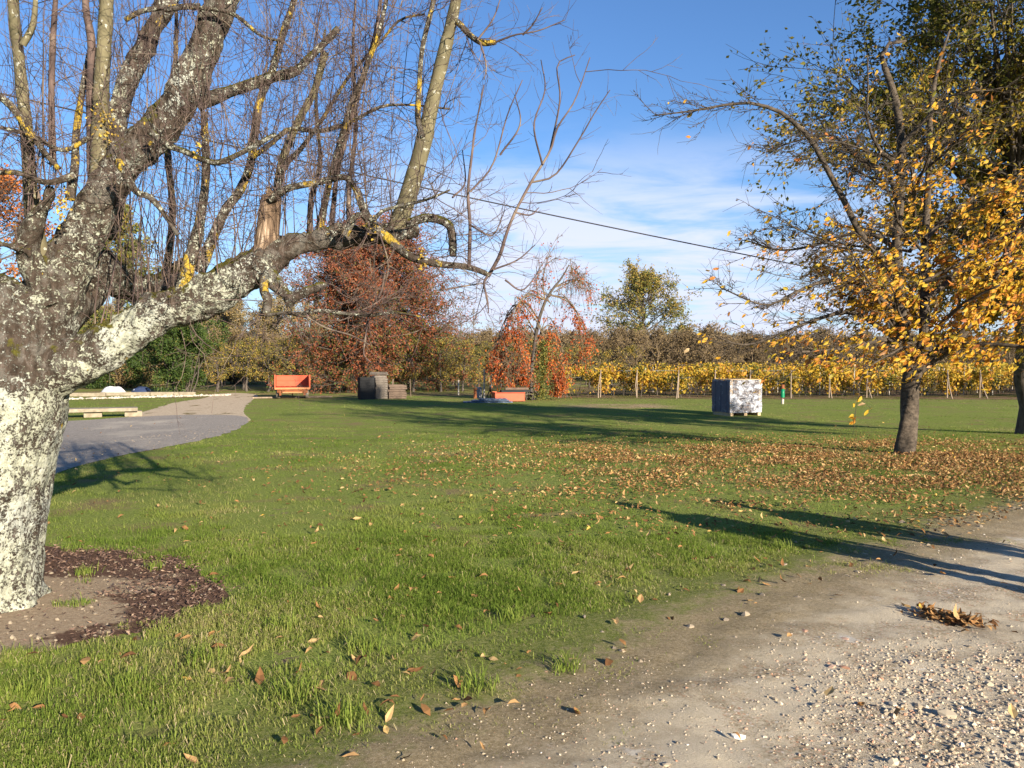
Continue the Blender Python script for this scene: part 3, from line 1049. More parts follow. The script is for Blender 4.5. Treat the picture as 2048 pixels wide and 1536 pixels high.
def build_gravel():
    rng = np.random.default_rng(31)
    mb = MB()
    x, y = frustum_points(rng, 90000, 3.0, 9.5, 1.15, 0.0)
    e = edge_dist(x, y)
    dens = 0.10 + 0.9 * smooth((fbm2(x, y, 1.0, 61, 4) - 0.40) / 0.25)
    corner = smooth((x - 0.9 - 0.15 * (y - 3.3)) / 1.0) * smooth((5.2 - y) / 1.2)
    k = (e > rng.normal(0.12, 0.18, len(x))) & (rng.random(len(x)) < np.clip(dens * 0.40 + corner * 0.80, 0, 1))
    x, y, corner = x[k], y[k], corner[k]
    n = len(x)
    s = 0.0018 + 0.007 * rng.random(n) ** 6 + corner * rng.random(n) ** 2 * 0.010
    s[rng.random(n) < 0.010] *= 2.4
    stones(mb, rng, np.c_[x, y, zg(x, y) + 0.022 + track_h(x, y) + s * 0.05], s, np.clip(rng.beta(2, 1.7, n), 0, 1))
    # crumbled clods and stones along the broken turf edge
    i = rng.integers(120, 760, 900)
    q = EDGE[i] + _nor[i] * rng.normal(0.05, 0.24, 900)[:, None]
    s = 0.006 + 0.026 * rng.random(900) ** 4
    stones(mb, rng, np.c_[q, 0.012 + track_h(q[:, 0], q[:, 1]) * 0.5 + s * 0.2], s, rng.uniform(0.0, 0.35, 900))
    q = np.c_[rng.uniform(-4.0, -1.9, 700), rng.uniform(4.7, 6.6, 700)]
    q = q[inside(q[:, 0], q[:, 1], SOIL_RING)]
    s = 0.003 + 0.014 * rng.random(len(q)) ** 3
    stones(mb, rng, np.c_[q, 0.006 + s * 0.2], s, rng.uniform(0.0, 0.3, len(q)))
    q = np.c_[rng.uniform(-9, -2, 2600), rng.uniform(10.5, 26, 2600)]
    q = q[inside(q[:, 0], q[:, 1], DRIVE_RING)]
    s = 0.005 + 0.016 * rng.random(len(q)) ** 4
    stones(mb, rng, np.c_[q, zg(q[:, 0], q[:, 1]) + 0.008 + s * 0.2], s, rng.uniform(0.0, 0.3, len(q)))
    tag(mb.build('gravel', M['stone']), 'loose pale gravel and grit scattered over the track', 'gravel', None, 'stuff')
    # the few stones big enough to pick out
    spots = [(1478, 1483, .035, 1.0, 'white stone lying by itself in the middle of the gravel track'), (1448, 1498, .022, .98, 'smaller white stone touching the larger white one'),
             (1490, 1508, .018, .95, 'third small white stone nearest the bottom of the gravel'), (1405, 1500, .022, 0.02, 'flat slate grey stone beside the white stones'),
             (1610, 1272, .030, .86, 'brown flat brick fragment sunk in the track'), (1690, 1286, .034, .9, 'reddish broken brick piece in the gravel'),
             (1690, 1345, .03, .88, 'reddish brick fragment flat in the gravel below the broken brick'), (1490, 1238, .045, .3, 'tan clod of earth at the edge of grass and track'),
             (1380, 1262, .03, .2, 'dark clod of earth at the ragged lawn edge')]
    for u, v, s, r, lab in spots:
        c = G(u, v)
        mb = MB()
        stones(mb, rng, np.array([[0, 0, s * 0.18]]), np.array([s]), np.array([r]), 0.5)
        o = mb.build('stone', M['stone'])
        o.location = (c[0], c[1], c[2] + 0.012 + float(track_h(c[0], c[1])[0]))
        tag(o, lab, 'stone', 'larger stones on the gravel track')


build_gravel()


# ------------------------------------------------------------------ the lichen-covered tree in the left foreground
TD = 5.45                                            # its distance


def px_curve(pts, Y0=0.0, Y1=0.0, n=24):
    """pts: (u, v, radius px); the curve lies at TD+Y0 .. TD+Y1 and gets its real size there."""
    m_ = len(pts)
    out = []
    for k, (u, v, r) in enumerate(pts):
        Y = TD + Y0 + (Y1 - Y0) * k / max(1, m_ - 1)
        out.append([*P(u, v, Y), r * Y / F_PX])
    return resample(np.array(out), n)


def build_old_tree():
    rng = np.random.default_rng(5)
    root = empty('lichen_covered_tree', (TRUNK[0], TRUNK[1], 0))
    tag(root, 'old pollarded tree crusted with pale lichen, its bare crown full of thin upright shoots', 'tree')
    inv = np.array([TRUNK[0], TRUNK[1], 0.0])

    def part(mb, name, mats, sm=True):
        return MB.build(mb, name, mats, root, sm)

    # trunk and heavy limbs become one continuous skin
    solid = {
        'bole': (px_curve([(-66, 1245, 150), (-64, 1205, 132), (-58, 1120, 128), (-50, 1000, 132), (-36, 880, 138), (-18, 780, 142), (5, 710, 128), (30, 640, 92), (60, 580, 60)], 0, 0, 40)),
        'limb': (px_curve([(10, 760, 80), (100, 740, 62), (180, 712, 46), (245, 672, 41), (300, 636, 40), (400, 598, 40), (487, 548, 37), (530, 520, 33), (600, 487, 26), (690, 474, 22), (800, 463, 20), (836, 456, 17)], 0.0, 0.25, 60)),
        'leader': (px_curve([(20, 730, 90), (75, 650, 66), (118, 565, 52), (162, 480, 44), (205, 400, 41), (252, 320, 38), (320, 258, 34), (370, 190, 32), (402, 110, 32), (437, 20, 33), (470, -80, 30), (520, -220, 26)], 0.0, 0.35, 60)),
        'back': (px_curve([(80, 640, 70), (150, 590, 50), (205, 540, 40), (245, 565, 33), (285, 582, 28), (330, 568, 24), (380, 530, 18)], 0.25, 1.3, 40)),
        'left': (px_curve([(-40, 735, 95), (-95, 650, 66), (-165, 570, 54), (-270, 470, 46), (-400, 400, 38), (-560, 380, 30)], 0.0, -0.5, 40)),
        'rear_left': (px_curve([(100, 610, 36), (78, 555, 25), (58, 505, 21), (64, 450, 18), (90, 405, 14), (104, 372, 11)], -0.05, -0.3, 30)),
        'front_left': (px_curve([(62, 508, 11), (40, 500, 8), (10, 490, 8), (-40, 478, 8)], -0.2, -0.3, 20)),
        'upper': (px_curve([(190, 470, 40), (212, 380, 28), (225, 310, 24), (236, 235, 21), (262, 150, 19), (288, 90, 18), (318, 35, 17), (350, -20, 15), (400, -120, 12)], 0.35, 0.6, 40)),
        'hook': (px_curve([(510, 530, 26), (548, 562, 17), (572, 592, 14), (578, 612, 10)], 0.1, 0.0, 16)),
        'hook_b': (px_curve([(572, 600, 11), (600, 588, 11), (628, 577, 9), (655, 570, 6)], 0.0, 0.1, 14)),
    }
    mb = MB()
    for k, c in solid.items():
        a_ = c[0, :3] - inv
        n0 = mb.n
        tubes(mb, c[:, :3] - inv, c[:, 3], 20, 0, None, True)
        mb.add(a_[None], None, None)
        ring0 = np.arange(20) + n0
        mb.t.append(np.stack([np.roll(ring0, -1), ring0, np.full(20, mb.n - 1)], 1).astype(np.int32))
        mb.tr.append(np.full(20, 0.5, np.float32))
        mb.tm.append(np.zeros(20, np.int32))
    me = mb.mesh('trunk', M['trunk_lichen'], True)
    tmp = link('trunk', me)
    md = tmp.modifiers.new('r', 'REMESH')
    md.mode, md.voxel_size = 'VOXEL', 0.0125
    md2 = tmp.modifiers.new('s', 'SMOOTH')
    md2.factor, md2.iterations = 0.5, 7
    dg = bpy.context.evaluated_depsgraph_get()
    me2 = bpy.data.meshes.new_from_object(tmp.evaluated_get(dg))
    bpy.data.objects.remove(tmp)
    bpy.data.meshes.remove(me)
    co = np.empty(len(me2.vertices) * 3, np.float32)
    no = np.empty(len(me2.vertices) * 3, np.float32)
    me2.vertices.foreach_get('co', co)
    me2.vertices.foreach_get('normal', no)
    co, no = co.reshape(-1, 3), no.reshape(-1, 3)
    w = co + inv
    d = (fbm(w * np.array([11, 11, 2.2]), 83, 3) - 0.5) * 0.075 * smooth((w[:, 2] - 1.3) / 0.5) + (fbm(w * 5, 81, 3) - 0.5) * 0.05 + (fbm(w * np.array([22, 22, 11]), 85, 3) - 0.5) * 0.032
    r_ = np.hypot(w[:, 0] - TRUNK[0], w[:, 1] - TRUNK[1])
    ang = np.arctan2(w[:, 1] - TRUNK[1], w[:, 0] - TRUNK[0])
    flare = np.exp(-np.maximum(w[:, 2], 0) / 0.10) * (0.02 + 0.035 * np.cos(ang * 5 + 1))
    d = d + np.where((w[:, 2] < 0.6) & (r_ < 1.0), flare, 0)
    co = co + no * d[:, None]
    me2.vertices.foreach_set('co', co.astype(np.float32).ravel())
    me2.polygons.foreach_set('use_smooth', np.ones(len(me2.polygons), bool))
    me2.materials.clear()
    me2.materials.append(M['trunk_lichen'])
    cz = w[:, 2] + 0.5 * (fbm(w * 2.5, 90, 3) - 0.5)
    cover = 0.64 - 0.25 * smooth((cz - 1.35) / 0.5)
    uL, uR = P(170, 600, TD)[0], P(470, 600, TD)[0]
    onlimb = smooth((w[:, 0] - uL) / 0.2) * smooth((uR - w[:, 0]) / 0.3) * smooth((2.08 - w[:, 2]) / 0.1)
    cover = np.maximum(cover, 0.62 * onlimb)
    cover = np.where(w[:, 0] > uR, cover - 0.03, cover)
    at = me2.attributes.new('cover', 'FLOAT', 'POINT')
    at.data.foreach_set('value', cover.astype(np.float32))
    me2.name = 'trunk'
    link('trunk', me2, root)

    # medium stems, each a branch of its own: (material, points, near/far offsets)
    stems = [
        ('limb_lichen', [(395, 208, 15), (440, 190, 13), (490, 173, 12), (540, 156, 11), (590, 143, 9), (612, 122, 8), (650, 85, 7), (677, 56, 6)], .3, .3),
        ('olive', [(196, 400, 17), (199, 320, 17), (201, 240, 16), (204, 150, 15), (209, 80, 14), (213, 0, 14), (216, -120, 13)], .1, .1),
        ('olive', [(98, 590, 17), (84, 520, 17), (70, 450, 15), (62, 400, 14), (58, 330, 13), (53, 265, 12), (44, 180, 12), (37, 110, 11), (31, 60, 11), (26, 0, 10), (20, -120, 9)], .02, -.35),
        ('olive', [(45, 90, 7), (62, 60, 6), (70, 20, 5), (72, -80, 4)], -.3, -.3),
        ('twig', [(106, 330, 7), (103, 200, 6), (105, 100, 6), (111, 0, 5), (118, -110, 4)], -.15, -.1),
        ('stem_lichen', [(140, 400, 9), (150, 330, 8), (152, 270, 7), (165, 180, 6), (178, 108, 5)], .2, .25),
        ('twig', [(186, 430, 7), (181, 320, 7), (180, 200, 7), (183, 85, 8), (172, 20, 7), (168, -90, 6)], .15, .1),
        ('olive', [(792, 462, 20), (812, 405, 18), (835, 330, 17), (853, 258, 15), (870, 180, 14), (892, 90, 13), (912, 0, 11), (936, -140, 9)], .22, .1),
        ('stem_lichen', [(846, 275, 5), (836, 240, 6), (838, 180, 5), (845, 95, 5), (866, 5, 5), (880, -90, 4)], .12, .05),
        ('stem_lichen', [(915, 43, 6), (935, 65, 6), (950, 78, 6), (968, 86, 6), (992, 84, 5)], .1, .05),
        ('limb_lichen', [(815, 448, 9), (850, 436, 9), (880, 440, 9), (899, 452, 8.5), (905, 478, 8), (906, 512, 7.5)], .2, .12),
        ('stem_lichen', [(714, 380, 7), (722, 405, 8), (737, 440, 9), (758, 462, 10), (785, 485, 10), (812, 508, 9), (842, 520, 8), (885, 529, 7), (930, 533, 6.5), (958, 541, 5.5), (980, 551, 4.5)], .05, -.05),
        ('twig', [(978, 550, 4), (1000, 510, 3.5), (1012, 470, 3.2), (1030, 425, 3), (1062, 365, 2.6), (1100, 302, 2.2), (1115, 255, 1.8), (1150, 200, 1.4), (1180, 115, 1)], -.05, -.1),
        ('twig', [(938, 534, 4), (940, 450, 3.4), (936, 384, 3), (945, 300, 2.4), (952, 250, 1.8), (968, 170, 1.2)], -.05, .1),
        ('twig', [(975, 552, 3), (968, 568, 2.4), (975, 600, 1.8), (977, 626, 1.2)], -.05, -.1),
        ('stem_lichen', [(528, 548, 10), (528, 580, 9), (536, 604, 9), (530, 630, 7)], .05, -.1),
        ('stem_lichen', [(530, 631, 4.4), (560, 626, 4), (600, 627, 3.8), (640, 621, 3.8), (690, 627, 3.6), (735, 631, 3.4), (790, 625, 3), (842, 634, 1.6)], -.1, -.25),
        ('stem_lichen', [(362, 610, 17), (374, 545, 15), (392, 480, 12), (404, 420, 9), (412, 340, 8), (408, 225, 7)], .05, .2),
        ('stem_lichen', [(398, 545, 13), (428, 470, 11), (452, 418, 10), (478, 384, 9), (500, 330, 8), (506, 280, 8)], .2, .3),
        ('stem_lichen', [(505, 300, 9), (519, 205, 8), (545, 140, 7.5), (567, 64, 7), (588, 0, 6), (610, -100, 5)], .3, .4),
        ('olive', [(548, 478, 9), (552, 400, 8), (562, 330, 8), (580, 280, 8), (602, 232, 8), (627, 186, 7), (641, 140, 7), (652, 105, 6)], .4, .4),
        ('stem_lichen', [(640, 455, 9), (655, 380, 7), (664, 345, 7), (683, 275, 6), (703, 205, 6), (726, 155, 5.5), (743, 105, 5), (756, 75, 5), (773, 0, 4)], .25, .15),
        ('twig', [(662, 470, 6), (668, 400, 5), (674, 350, 5), (690, 280, 5), (715, 190, 5), (735, 120, 4), (752, 60, 4), (770, -60, 3)], .3, .3),
        ('limb_lichen', [(300, 262, 8), (335, 290, 6), (370, 303, 6), (402, 318, 6), (437, 325, 6), (478, 308, 5), (512, 290, 5), (552, 268, 4)], -.1, -.2),
        ('stem_lichen', [(540, 400, 7), (575, 377, 7), (630, 366, 6), (690, 355, 6), (715, 384, 5)], .1, .05),
        ('stem_lichen', [(-20, 180, 8), (20, 210, 7), (50, 250, 7), (85, 300, 6), (118, 338, 5)], -.35, -.3),
        ('stem_lichen', [(180, 275, 5), (125, 300, 4), (60, 270, 4), (0, 255, 3)], -.2, -.4),
        ('stem_lichen', [(250, 40, 5), (285, 22, 5), (340, 14, 4.5), (400, 10, 4)], .2, .2),
        ('stem_lichen', [(330, 20, 6), (365, 15, 5), (420, 18, 4), (470, 30, 4), (520, 70, 3), (560, 82, 3)], .1, .1),
        ('stem_lichen', [(235, 320, 8), (270, 380, 7), (300, 395, 6), (330, 430, 5), (355, 470, 4)], -.25, -.3),
        ('stem_lichen', [(150, 350, 7), (95, 365, 6), (30, 345, 5), (-40, 350, 5)], -.3, -.4),
        ('stem_lichen', [(556, 380, 6), (570, 330, 6), (600, 300, 5), (650, 230, 4), (700, 150, 3.5), (760, 85, 3), (800, 40, 2.5), (850, 28, 2)], .35, .5),
        ('stem_lichen', [(505, 315, 5), (545, 285, 5), (580, 258, 5), (640, 262, 4.5), (700, 245, 4), (760, 214, 3.2), (820, 210, 2.4), (900, 218, 1.8)], .2, .3),
        ('stem_lichen', [(690, 470, 8), (715, 430, 6), (745, 440, 5), (770, 420, 4), (850, 400, 3), (900, 380, 2)], -.1, -.25),
        ('olive', [(-120, 560, 18), (-130, 420, 15), (-120, 250, 13), (-125, 60, 11), (-120, -140, 9)], -.3, -.3),
        ('olive', [(-330, 430, 16), (-325, 280, 13), (-345, 80, 10), (-340, -120, 8)], -.45, -.5),
        ('stem_lichen', [(330, 570, 9), (345, 430, 7), (335, 280, 6), (352, 100, 4), (350, -100, 3)], 1.1, 1.4),
        ('stem_lichen', [(620, 480, 7), (622, 400, 5), (640, 320, 4), (632, 200, 3.4), (650, 60, 2.5)], .35, .7),
        ('twig', [(700, 472, 6), (698, 380, 5), (712, 250, 4), (706, 100, 3), (715, -60, 2)], .35, .6),
    ]
    curves = {'w': [], 't': []}
    for mname, pts, y0, y1 in stems:
        c = px_curve(pts, y0, y1, 26)
        mb = MB()
        rr = c[:, 3] * (1 + 0.16 * (fbm(c[:, :3] * 16, 99, 2) - 0.5) * 2)
        tubes(mb, c[:, :3] - inv, rr, 10, 0, None, True)
        part(mb, 'branch', M[mname])
        curves['w'].append(c)
    # broken stump standing on the limb
    c = px_curve([(531, 520, 27), (535, 470, 23), (539, 430, 22), (541, 410, 21), (543, 396, 19)], .15, .2, 22)
    mb = MB()
    tubes(mb, c[:, :3] - inv, c[:, 3], 18, 0, None, False)
    o = part(mb, 'broken_stump', M['heart'])
    co = np.empty(len(o.data.vertices) * 3, np.float32)
    o.data.vertices.foreach_get('co', co)
    co = co.reshape(-1, 18, 3)
    jag = np.maximum(0, rng.uniform(-0.03, 0.06, 18))
    co[-1, :, 2] += jag
    co[-2, :, 2] += jag * 0.5
    o.data.vertices.foreach_set('co', co.ravel())
    o.data.update()

    # thin shoots, twigs: uncountable, one part
    O, D, L, R = [], [], [], []

    def shoots(c, n, lo, hi, l0, l1, r0, r1, lean=0.10):
        s = rng.uniform(lo, hi, n) * (len(c) - 1)
        k = np.minimum(s.astype(int), len(c) - 2)
        p = c[k, :3] + (c[k + 1, :3] - c[k, :3]) * (s - k)[:, None]
        O.append(p + np.c_[rng.normal(0, 1, (n, 2)) * c[k, 3:4] * 0.6, c[k, 3] * 0.5])
        D.append(np.c_[rng.normal(0.02, lean, n), rng.normal(0.02, lean * 1.6, n), np.ones(n)])
        L.append(rng.uniform(l0, l1, n))
        R.append(rng.uniform(r0, r1, n))
    shoots(solid['limb'], 60, 0.22, 0.99, 0.5, 1.9, .0022, .0055)
    shoots(solid['limb'], 14, 0.2, 0.55, 1.0, 2.2, .003, .006)
    shoots(solid['leader'], 24, 0.25, 0.95, 0.5, 1.8, .0022, .0055, .16)
    shoots(solid['back'], 10, 0.4, 1.0, 0.7, 2.2, .0025, .006)
    shoots(solid['left'], 60, 0.2, 1.0, 0.6, 2.2, .0025, .006)
    shoots(solid['rear_left'], 14, 0.4, 1.0, 0.6, 1.6, .002, .005)
    shoots(solid['upper'], 26, 0.1, 0.9, 0.5, 1.5, .002, .005, .16)
    for i, c in enumerate(curves['w']):
        if i in (0, 23, 24, 31, 32):
            shoots(c, 13, 0.1, 1.0, 0.4, 1.4, .0018, .004, .18)
    O, D, L, R = map(np.concatenate, (O, D, L, R))
    S1 = grow(rng, O, D, L, 12, 0.05, (0, 0, 0.02))
    mb = MB()
    tp = np.linspace(1, 0.30, 13)
    tubes(mb, S1 - inv, R[:, None] * tp, 5, 0)
    # side twigs on shoots
    p, tg, s, ci = along(rng, S1, 7, 0.12, 0.97)
    keep = rng.random(len(p)) < 0.85
    p, tg, s, ci = p[keep], tg[keep], s[keep], ci[keep]
    d2 = deflect(rng, tg, 30, 82)
    l2 = L[ci] * (1.05 - s) * rng.uniform(0.10, 0.42, len(p)) + 0.03
    S2 = grow(rng, p, d2, l2, 5, 0.16, (0, 0, 0.10))
    tubes(mb, S2 - inv, (R[ci] * (1.0 - 0.6 * s) * 0.55)[:, None] * np.linspace(1, 0.45, 6), 4, 0)
    # wandering twigs on the stems and limbs
    W = [c for c in curves['w'][:-5]] + [solid['limb'][14:], solid['leader'][12:], solid['upper']]
    counts = [16, 8, 8, 3, 5, 6, 6, 8, 6, 4, 5, 11, 3, 2, 2, 5, 9, 12, 14, 14, 10, 16, 10, 12, 12, 8, 8, 6, 6, 9, 8, 16, 16, 8] + [26, 22, 16]
    W = W[:len(counts) - 3] + W[-3:]
    P3, D3, L3, R3 = [], [], [], []
    for c, n in zip(W, counts[:len(W) - 3] + counts[-3:]):
        n = int(n * 2.6)
        pp, tt, ss_, _ = along(rng, c[None, :, :3], n, 0.08, 1.0)
        P3.append(pp)
        D3.append(deflect(rng, tt, 30, 88))
        L3.append(rng.uniform(0.2, 0.85, n))
        R3.append(rng.uniform(.0016, .0036, n))
    P3, D3, L3, R3 = map(np.concatenate, (P3, D3, L3, R3))
    S3 = grow(rng, P3, D3, L3, 9, 0.16, (0, 0, 0.05), 0.09)
    tubes(mb, S3 - inv, R3[:, None] * np.linspace(1, 0.4, 10), 5, 0)
    p, tg, s, ci = along(rng, S3, 5, 0.2, 1.0)
    S4 = grow(rng, p, deflect(rng, tg, 25, 65), L3[ci] * rng.uniform(0.12, 0.42, len(p)), 5, 0.13, (0, 0, 0.05))
    tubes(mb, S4 - inv, (R3[ci] * 0.6)[:, None] * np.linspace(1, 0.5, 6), 4, 0)
    p, tg, s, ci = along(rng, np.concatenate([S4]), 2, 0.3, 1.0)
    S5 = grow(rng, p, deflect(rng, tg, 25, 60), rng.uniform(0.03, 0.10, len(p)), 3, 0.1, (0, 0, 0.03))
    tubes(mb, S5 - inv, np.full((len(p), 1), .0011) * np.linspace(1, 0.6, 4), 4, 0)
    o = part(mb, 'twigs', M['twig'], True)
    o['kind'] = 'stuff'
    # the two fine sprays on the right, hand placed
    mb = MB()
    sp = [[(1030, 425), (1060, 430), (1078, 415)], [(1062, 365), (1110, 350), (1155, 285), (1190, 225), (1220, 180)], [(1100, 302), (1120, 200), (1115, 130), (1150, 110)], [(1085, 330), (1068, 250), (1090, 180), (1082, 120)],
          [(1010, 560), (1045, 580), (1080, 540)], [(985, 540), (1035, 520), (1070, 490)], [(940, 450), (985, 470), (1010, 420)], [(940, 384), (985, 330), (1015, 230), (1045, 160)], [(1000, 310), (1040, 250), (1030, 190)],
          [(905, 395), (930, 365), (925, 300)], [(992, 84), (1030, 70), (1075, 62), (1130, 40)], [(955, 80), (985, 40), (1000, 0)], [(960, 84), (972, 130), (968, 160)], [(1045, 70), (1065, 50), (1085, 15)],
          [(884, 580), (930, 572), (975, 565)], [(770, 545), (760, 590), (735, 630), (710, 660)], [(600, 625), (650, 655), (700, 670), (740, 690)], [(737, 632), (730, 680), (728, 710), (742, 725)], [(760, 470), (775, 520), (772, 560), (745, 610)]]
    for s_ in sp:
        c = px_curve([(u, v, 2.2 - 1.2 * i / (len(s_) - 1)) for i, (u, v) in enumerate(s_)], -.08 + rng.normal(0, .06), rng.normal(0, .15), 14)
        tubes(mb, c[:, :3] - inv, c[:, 3], 5, 0)
        pp, tt, ss_, _ = along(rng, c[None, :, :3], 9, 0.1, 1.0)
        q = grow(rng, pp, deflect(rng, tt, 30, 60), rng.uniform(0.04, 0.22, 9), 4, 0.1, (0, 0, 0.06))
        tubes(mb, q - inv, np.full((9, 1), .0016) * np.linspace(1, 0.5, 5), 4, 0)
    part(mb, 'twig_spray', M['twig'])['kind'] = 'stuff'
    # tatters of yellow lichen and dead leaf hanging in the crotch
    mb = MB()
    for u, v, n, off, rp in ((200, 238, 70, .1, 17), (215, 262, 40, .05, 20), (128, 400, 50, -.2, 12), (120, 430, 30, -.2, 14), (745, 450, 24, .0, 10), (845, 522, 30, -.02, 7), (395, 316, 30, -.14, 6)):
        c = P(u, v, TD + off - 0.9 * rp * TD / F_PX)
        big_leaves(mb, rng, c + rng.normal(0, 1, (n, 3)) * np.array([rp * 0.0022, 0.006, 0.05]) - inv, rng.normal(0, 0.6, (n, 3)), rng.uniform(0.012, 0.03, n), 0.016, rng.uniform(0, 1, n))
    part(mb, 'yellow_lichen', leaf_mat('yellow_lichen', [(0, (0.26, 0.16, 0.02)), (1, (0.50, 0.36, 0.07))], 0.1), False)['kind'] = 'stuff'


build_old_tree()


# ------------------------------------------------------------------ the yellow-leaved cherry on the right
def build_cherry():
    rng = np.random.default_rng(17)
    YD = CHERRY[1]
    inv = np.array([CHERRY[0], CHERRY[1], CHERRY[2]])
    root = empty('cherry_tree', inv)
    tag(root, 'cherry tree with twisted dark trunk and long yellow-orange leaves still hanging', 'tree')

    def pc(pts, y0=0.0, y1=0.0, n=22):
        out = []
        for k, (u, v, r) in enumerate(pts):
            Y = YD + y0 + (y1 - y0) * k / max(1, len(pts) - 1)
            out.append([*P(u, v, Y), r * Y / F_PX])
        return resample(np.array(out), n)
    tr = pc([(1812, 925, 26), (1812, 908, 21.5), (1814, 870, 17.5), (1818, 820, 16.5), (1822, 780, 16.5), (1825, 748, 16.5), (1822, 720, 13)], 0, 0, 40)
    th = np.linspace(0, 9, 40)
    mb = MB()
    tubes(mb, tr[:, :3] - inv, tr[:, 3], 20, 0, None, True)
    o = mb.build('trunk', M['cherry_bark'], root, True)
    co = np.empty(len(o.data.vertices) * 3, np.float32)
    o.data.vertices.foreach_get('co', co)
    co = co.reshape(-1, 3)
    ax = np.array([np.interp(co[:, 2], tr[:, 2] - inv[2], tr[:, i] - inv[i]) for i in (0, 1)]).T
    d = co[:, :2] - ax
    a = np.arctan2(d[:, 1], d[:, 0])
    co[:, :2] = ax + d * (1 + 0.13 * np.sin(3 * a - co[:, 2] * 5.5) + 0.10 * (fbm(co * 9, 7, 3) - 0.5))[:, None]
    o.data.vertices.foreach_set('co', co.ravel())
    o.data.update()
    limbs = [
        [(1822, 735, 14), (1812, 695, 12.5), (1802, 640, 11.5), (1796, 560, 10.5), (1794, 480, 9.5), (1800, 380, 9), (1803, 300, 8.5), (1796, 225, 8), (1777, 155, 6.5), (1763, 120, 5), (1772, 90, 4), (1812, 82, 2.5)],
        [(1832, 742, 13), (1868, 716, 12), (1905, 690, 11), (1948, 640, 9.5), (1972, 590, 8.5), (1995, 540, 7.5), (2030, 480, 6.5), (2060, 420, 5), (2110, 330, 3)],
        [(1828, 735, 12), (1845, 690, 10.5), (1850, 640, 10), (1848, 560, 8.5), (1851, 470, 7.5), (1858, 330, 6), (1862, 210, 5), (1880, 120, 3.5), (1900, 60, 2)],
        [(1796, 570, 8.5), (1762, 515, 7), (1722, 470, 6.5), (1690, 405, 6), (1655, 340, 5.5), (1625, 285, 5), (1595, 252, 4.5), (1560, 224, 4), (1500, 206, 3), (1440, 212, 2.4), (1380, 222, 1.7), (1305, 232, 1)],
        [(1803, 650, 6), (1765, 600, 5), (1715, 565, 4.5), (1650, 562, 3.6), (1590, 585, 2.8), (1530, 610, 2), (1440, 575, 1.2)],
        [(1808, 690, 6.5), (1760, 655, 5), (1700, 625, 4.2), (1630, 640, 3.4), (1560, 668, 2.6), (1490, 690, 1.9), (1430, 672, 1.2)],
        [(1795, 500, 6), (1750, 470, 4.5), (1690, 470, 3.6), (1630, 490, 2.8), (1560, 500, 2), (1490, 480, 1.2)],
        [(1800, 400, 6), (1770, 345, 4.5), (1720, 320, 3.6), (1690, 290, 3), (1660, 270, 2.4), (1600, 280, 1.6), (1540, 300, 1)],
        [(1850, 600, 6), (1900, 560, 5), (1950, 500, 4), (2000, 470, 3), (2060, 460, 2)],
        [(1850, 480, 5), (1900, 430, 4), (1960, 390, 3), (2030, 380, 2)],
        [(1803, 290, 5), (1850, 240, 4), (1900, 195, 3), (1960, 180, 2)],
        [(1812, 700, 7), (1790, 650, 5), (1760, 600, 4), (1700, 560, 3), (1640, 530, 2)],
        [(1835, 735, 7), (1880, 700, 6), (1940, 690, 5), (2010, 690, 4), (2090, 700, 2.5)],
        [(1830, 725, 7), (1850, 690, 5.5), (1890, 640, 4.5), (1940, 600, 3.4), (2000, 570, 2.2)],
        [(1960, 620, 5), (2010, 610, 4), (2070, 620, 3), (2130, 640, 2)],
        [(1815, 700, 6), (1770, 680, 5), (1720, 690, 4), (1660, 700, 3), (1590, 705, 2)],
        [(1802, 330, 5), (1760, 300, 3.6), (1735, 240, 2.6), (1736, 180, 2), (1735, 110, 1.2)],
    ]
    offs = [(0, .2), (0, -.6), (.1, .9), (0, -.5), (-.1, -1.1), (0, -.4), (.1, 1.2), (0, 1.0), (.1, 1.6), (.2, 1.5), (0, -.8), (.2, 1.7), (0, -1.5), (-.1, -1.7), (0, -1), (-.1, -1.6), (.1, -.5)]
    C = []
    for pts, (a_, b_) in zip(limbs, offs):
        c = pc(pts, a_, b_)
        mb = MB()
        tubes(mb, c[:, :3] - inv, c[:, 3], 9, 0, None, True)
        mb.build('branch', M['cherry_bark'], root, True)
        C.append(c)
    # limbs that hang towards and away from the picture, and beyond the right edge
    n = 26
    h = rng.uniform(1.7, 5.2, n)
    az = rng.uniform(0, 2 * np.pi, n)
    O = np.c_[rng.normal(0.05, 0.05, n), rng.normal(0, 0.05, n), h]
    D = np.c_[np.cos(az) + 0.15, np.sin(az), rng.uniform(0.2, 0.7, n)]
    X = grow(rng, O, D, rng.uniform(1.6, 3.2, n) * (1.15 - 0.12 * (h - 1.7)), 21, 0.06, (0, 0, -0.012))
    mb = MB()
    xr = np.linspace(0.032, 0.006, 22)[None].repeat(n, 0)
    tubes(mb, X, xr, 6)
    mb.build('inner_branches', M['cherry_bark'], root, True)
    allc = [c[None, :, :3] for c in C] + [X[i:i + 1] + inv for i in range(n)]
    allc = np.concatenate(allc)
    # sub-branches
    cnt = 17
    p, tg, s, ci = along(rng, allc, cnt, 0.18, 1.0)
    d = deflect(rng, tg, 28, 65)
    d[:, 2] *= 0.6
    ln = rng.uniform(0.35, 1.25, len(p)) * (1.15 - 0.6 * s)
    S1 = grow(rng, p, d, ln, 9, 0.08, (-0.012, 0, 0.012))
    mb = MB()
    tubes(mb, S1 - inv, rng.uniform(.0045, .008, (len(p), 1)) * np.linspace(1, 0.45, 10), 5)
    left = np.concatenate([C[i][None, :, :3] for i in (3, 4, 5, 6, 7, 11, 15)])
    pL, tL, sL, _ = along(rng, left, 26, 0.25, 1.0)
    dL = deflect(rng, tL, 20, 60) + np.array([-0.35, 0, -0.05])
    lL = rng.uniform(0.35, 1.2, len(pL)) * (1.2 - 0.55 * sL)
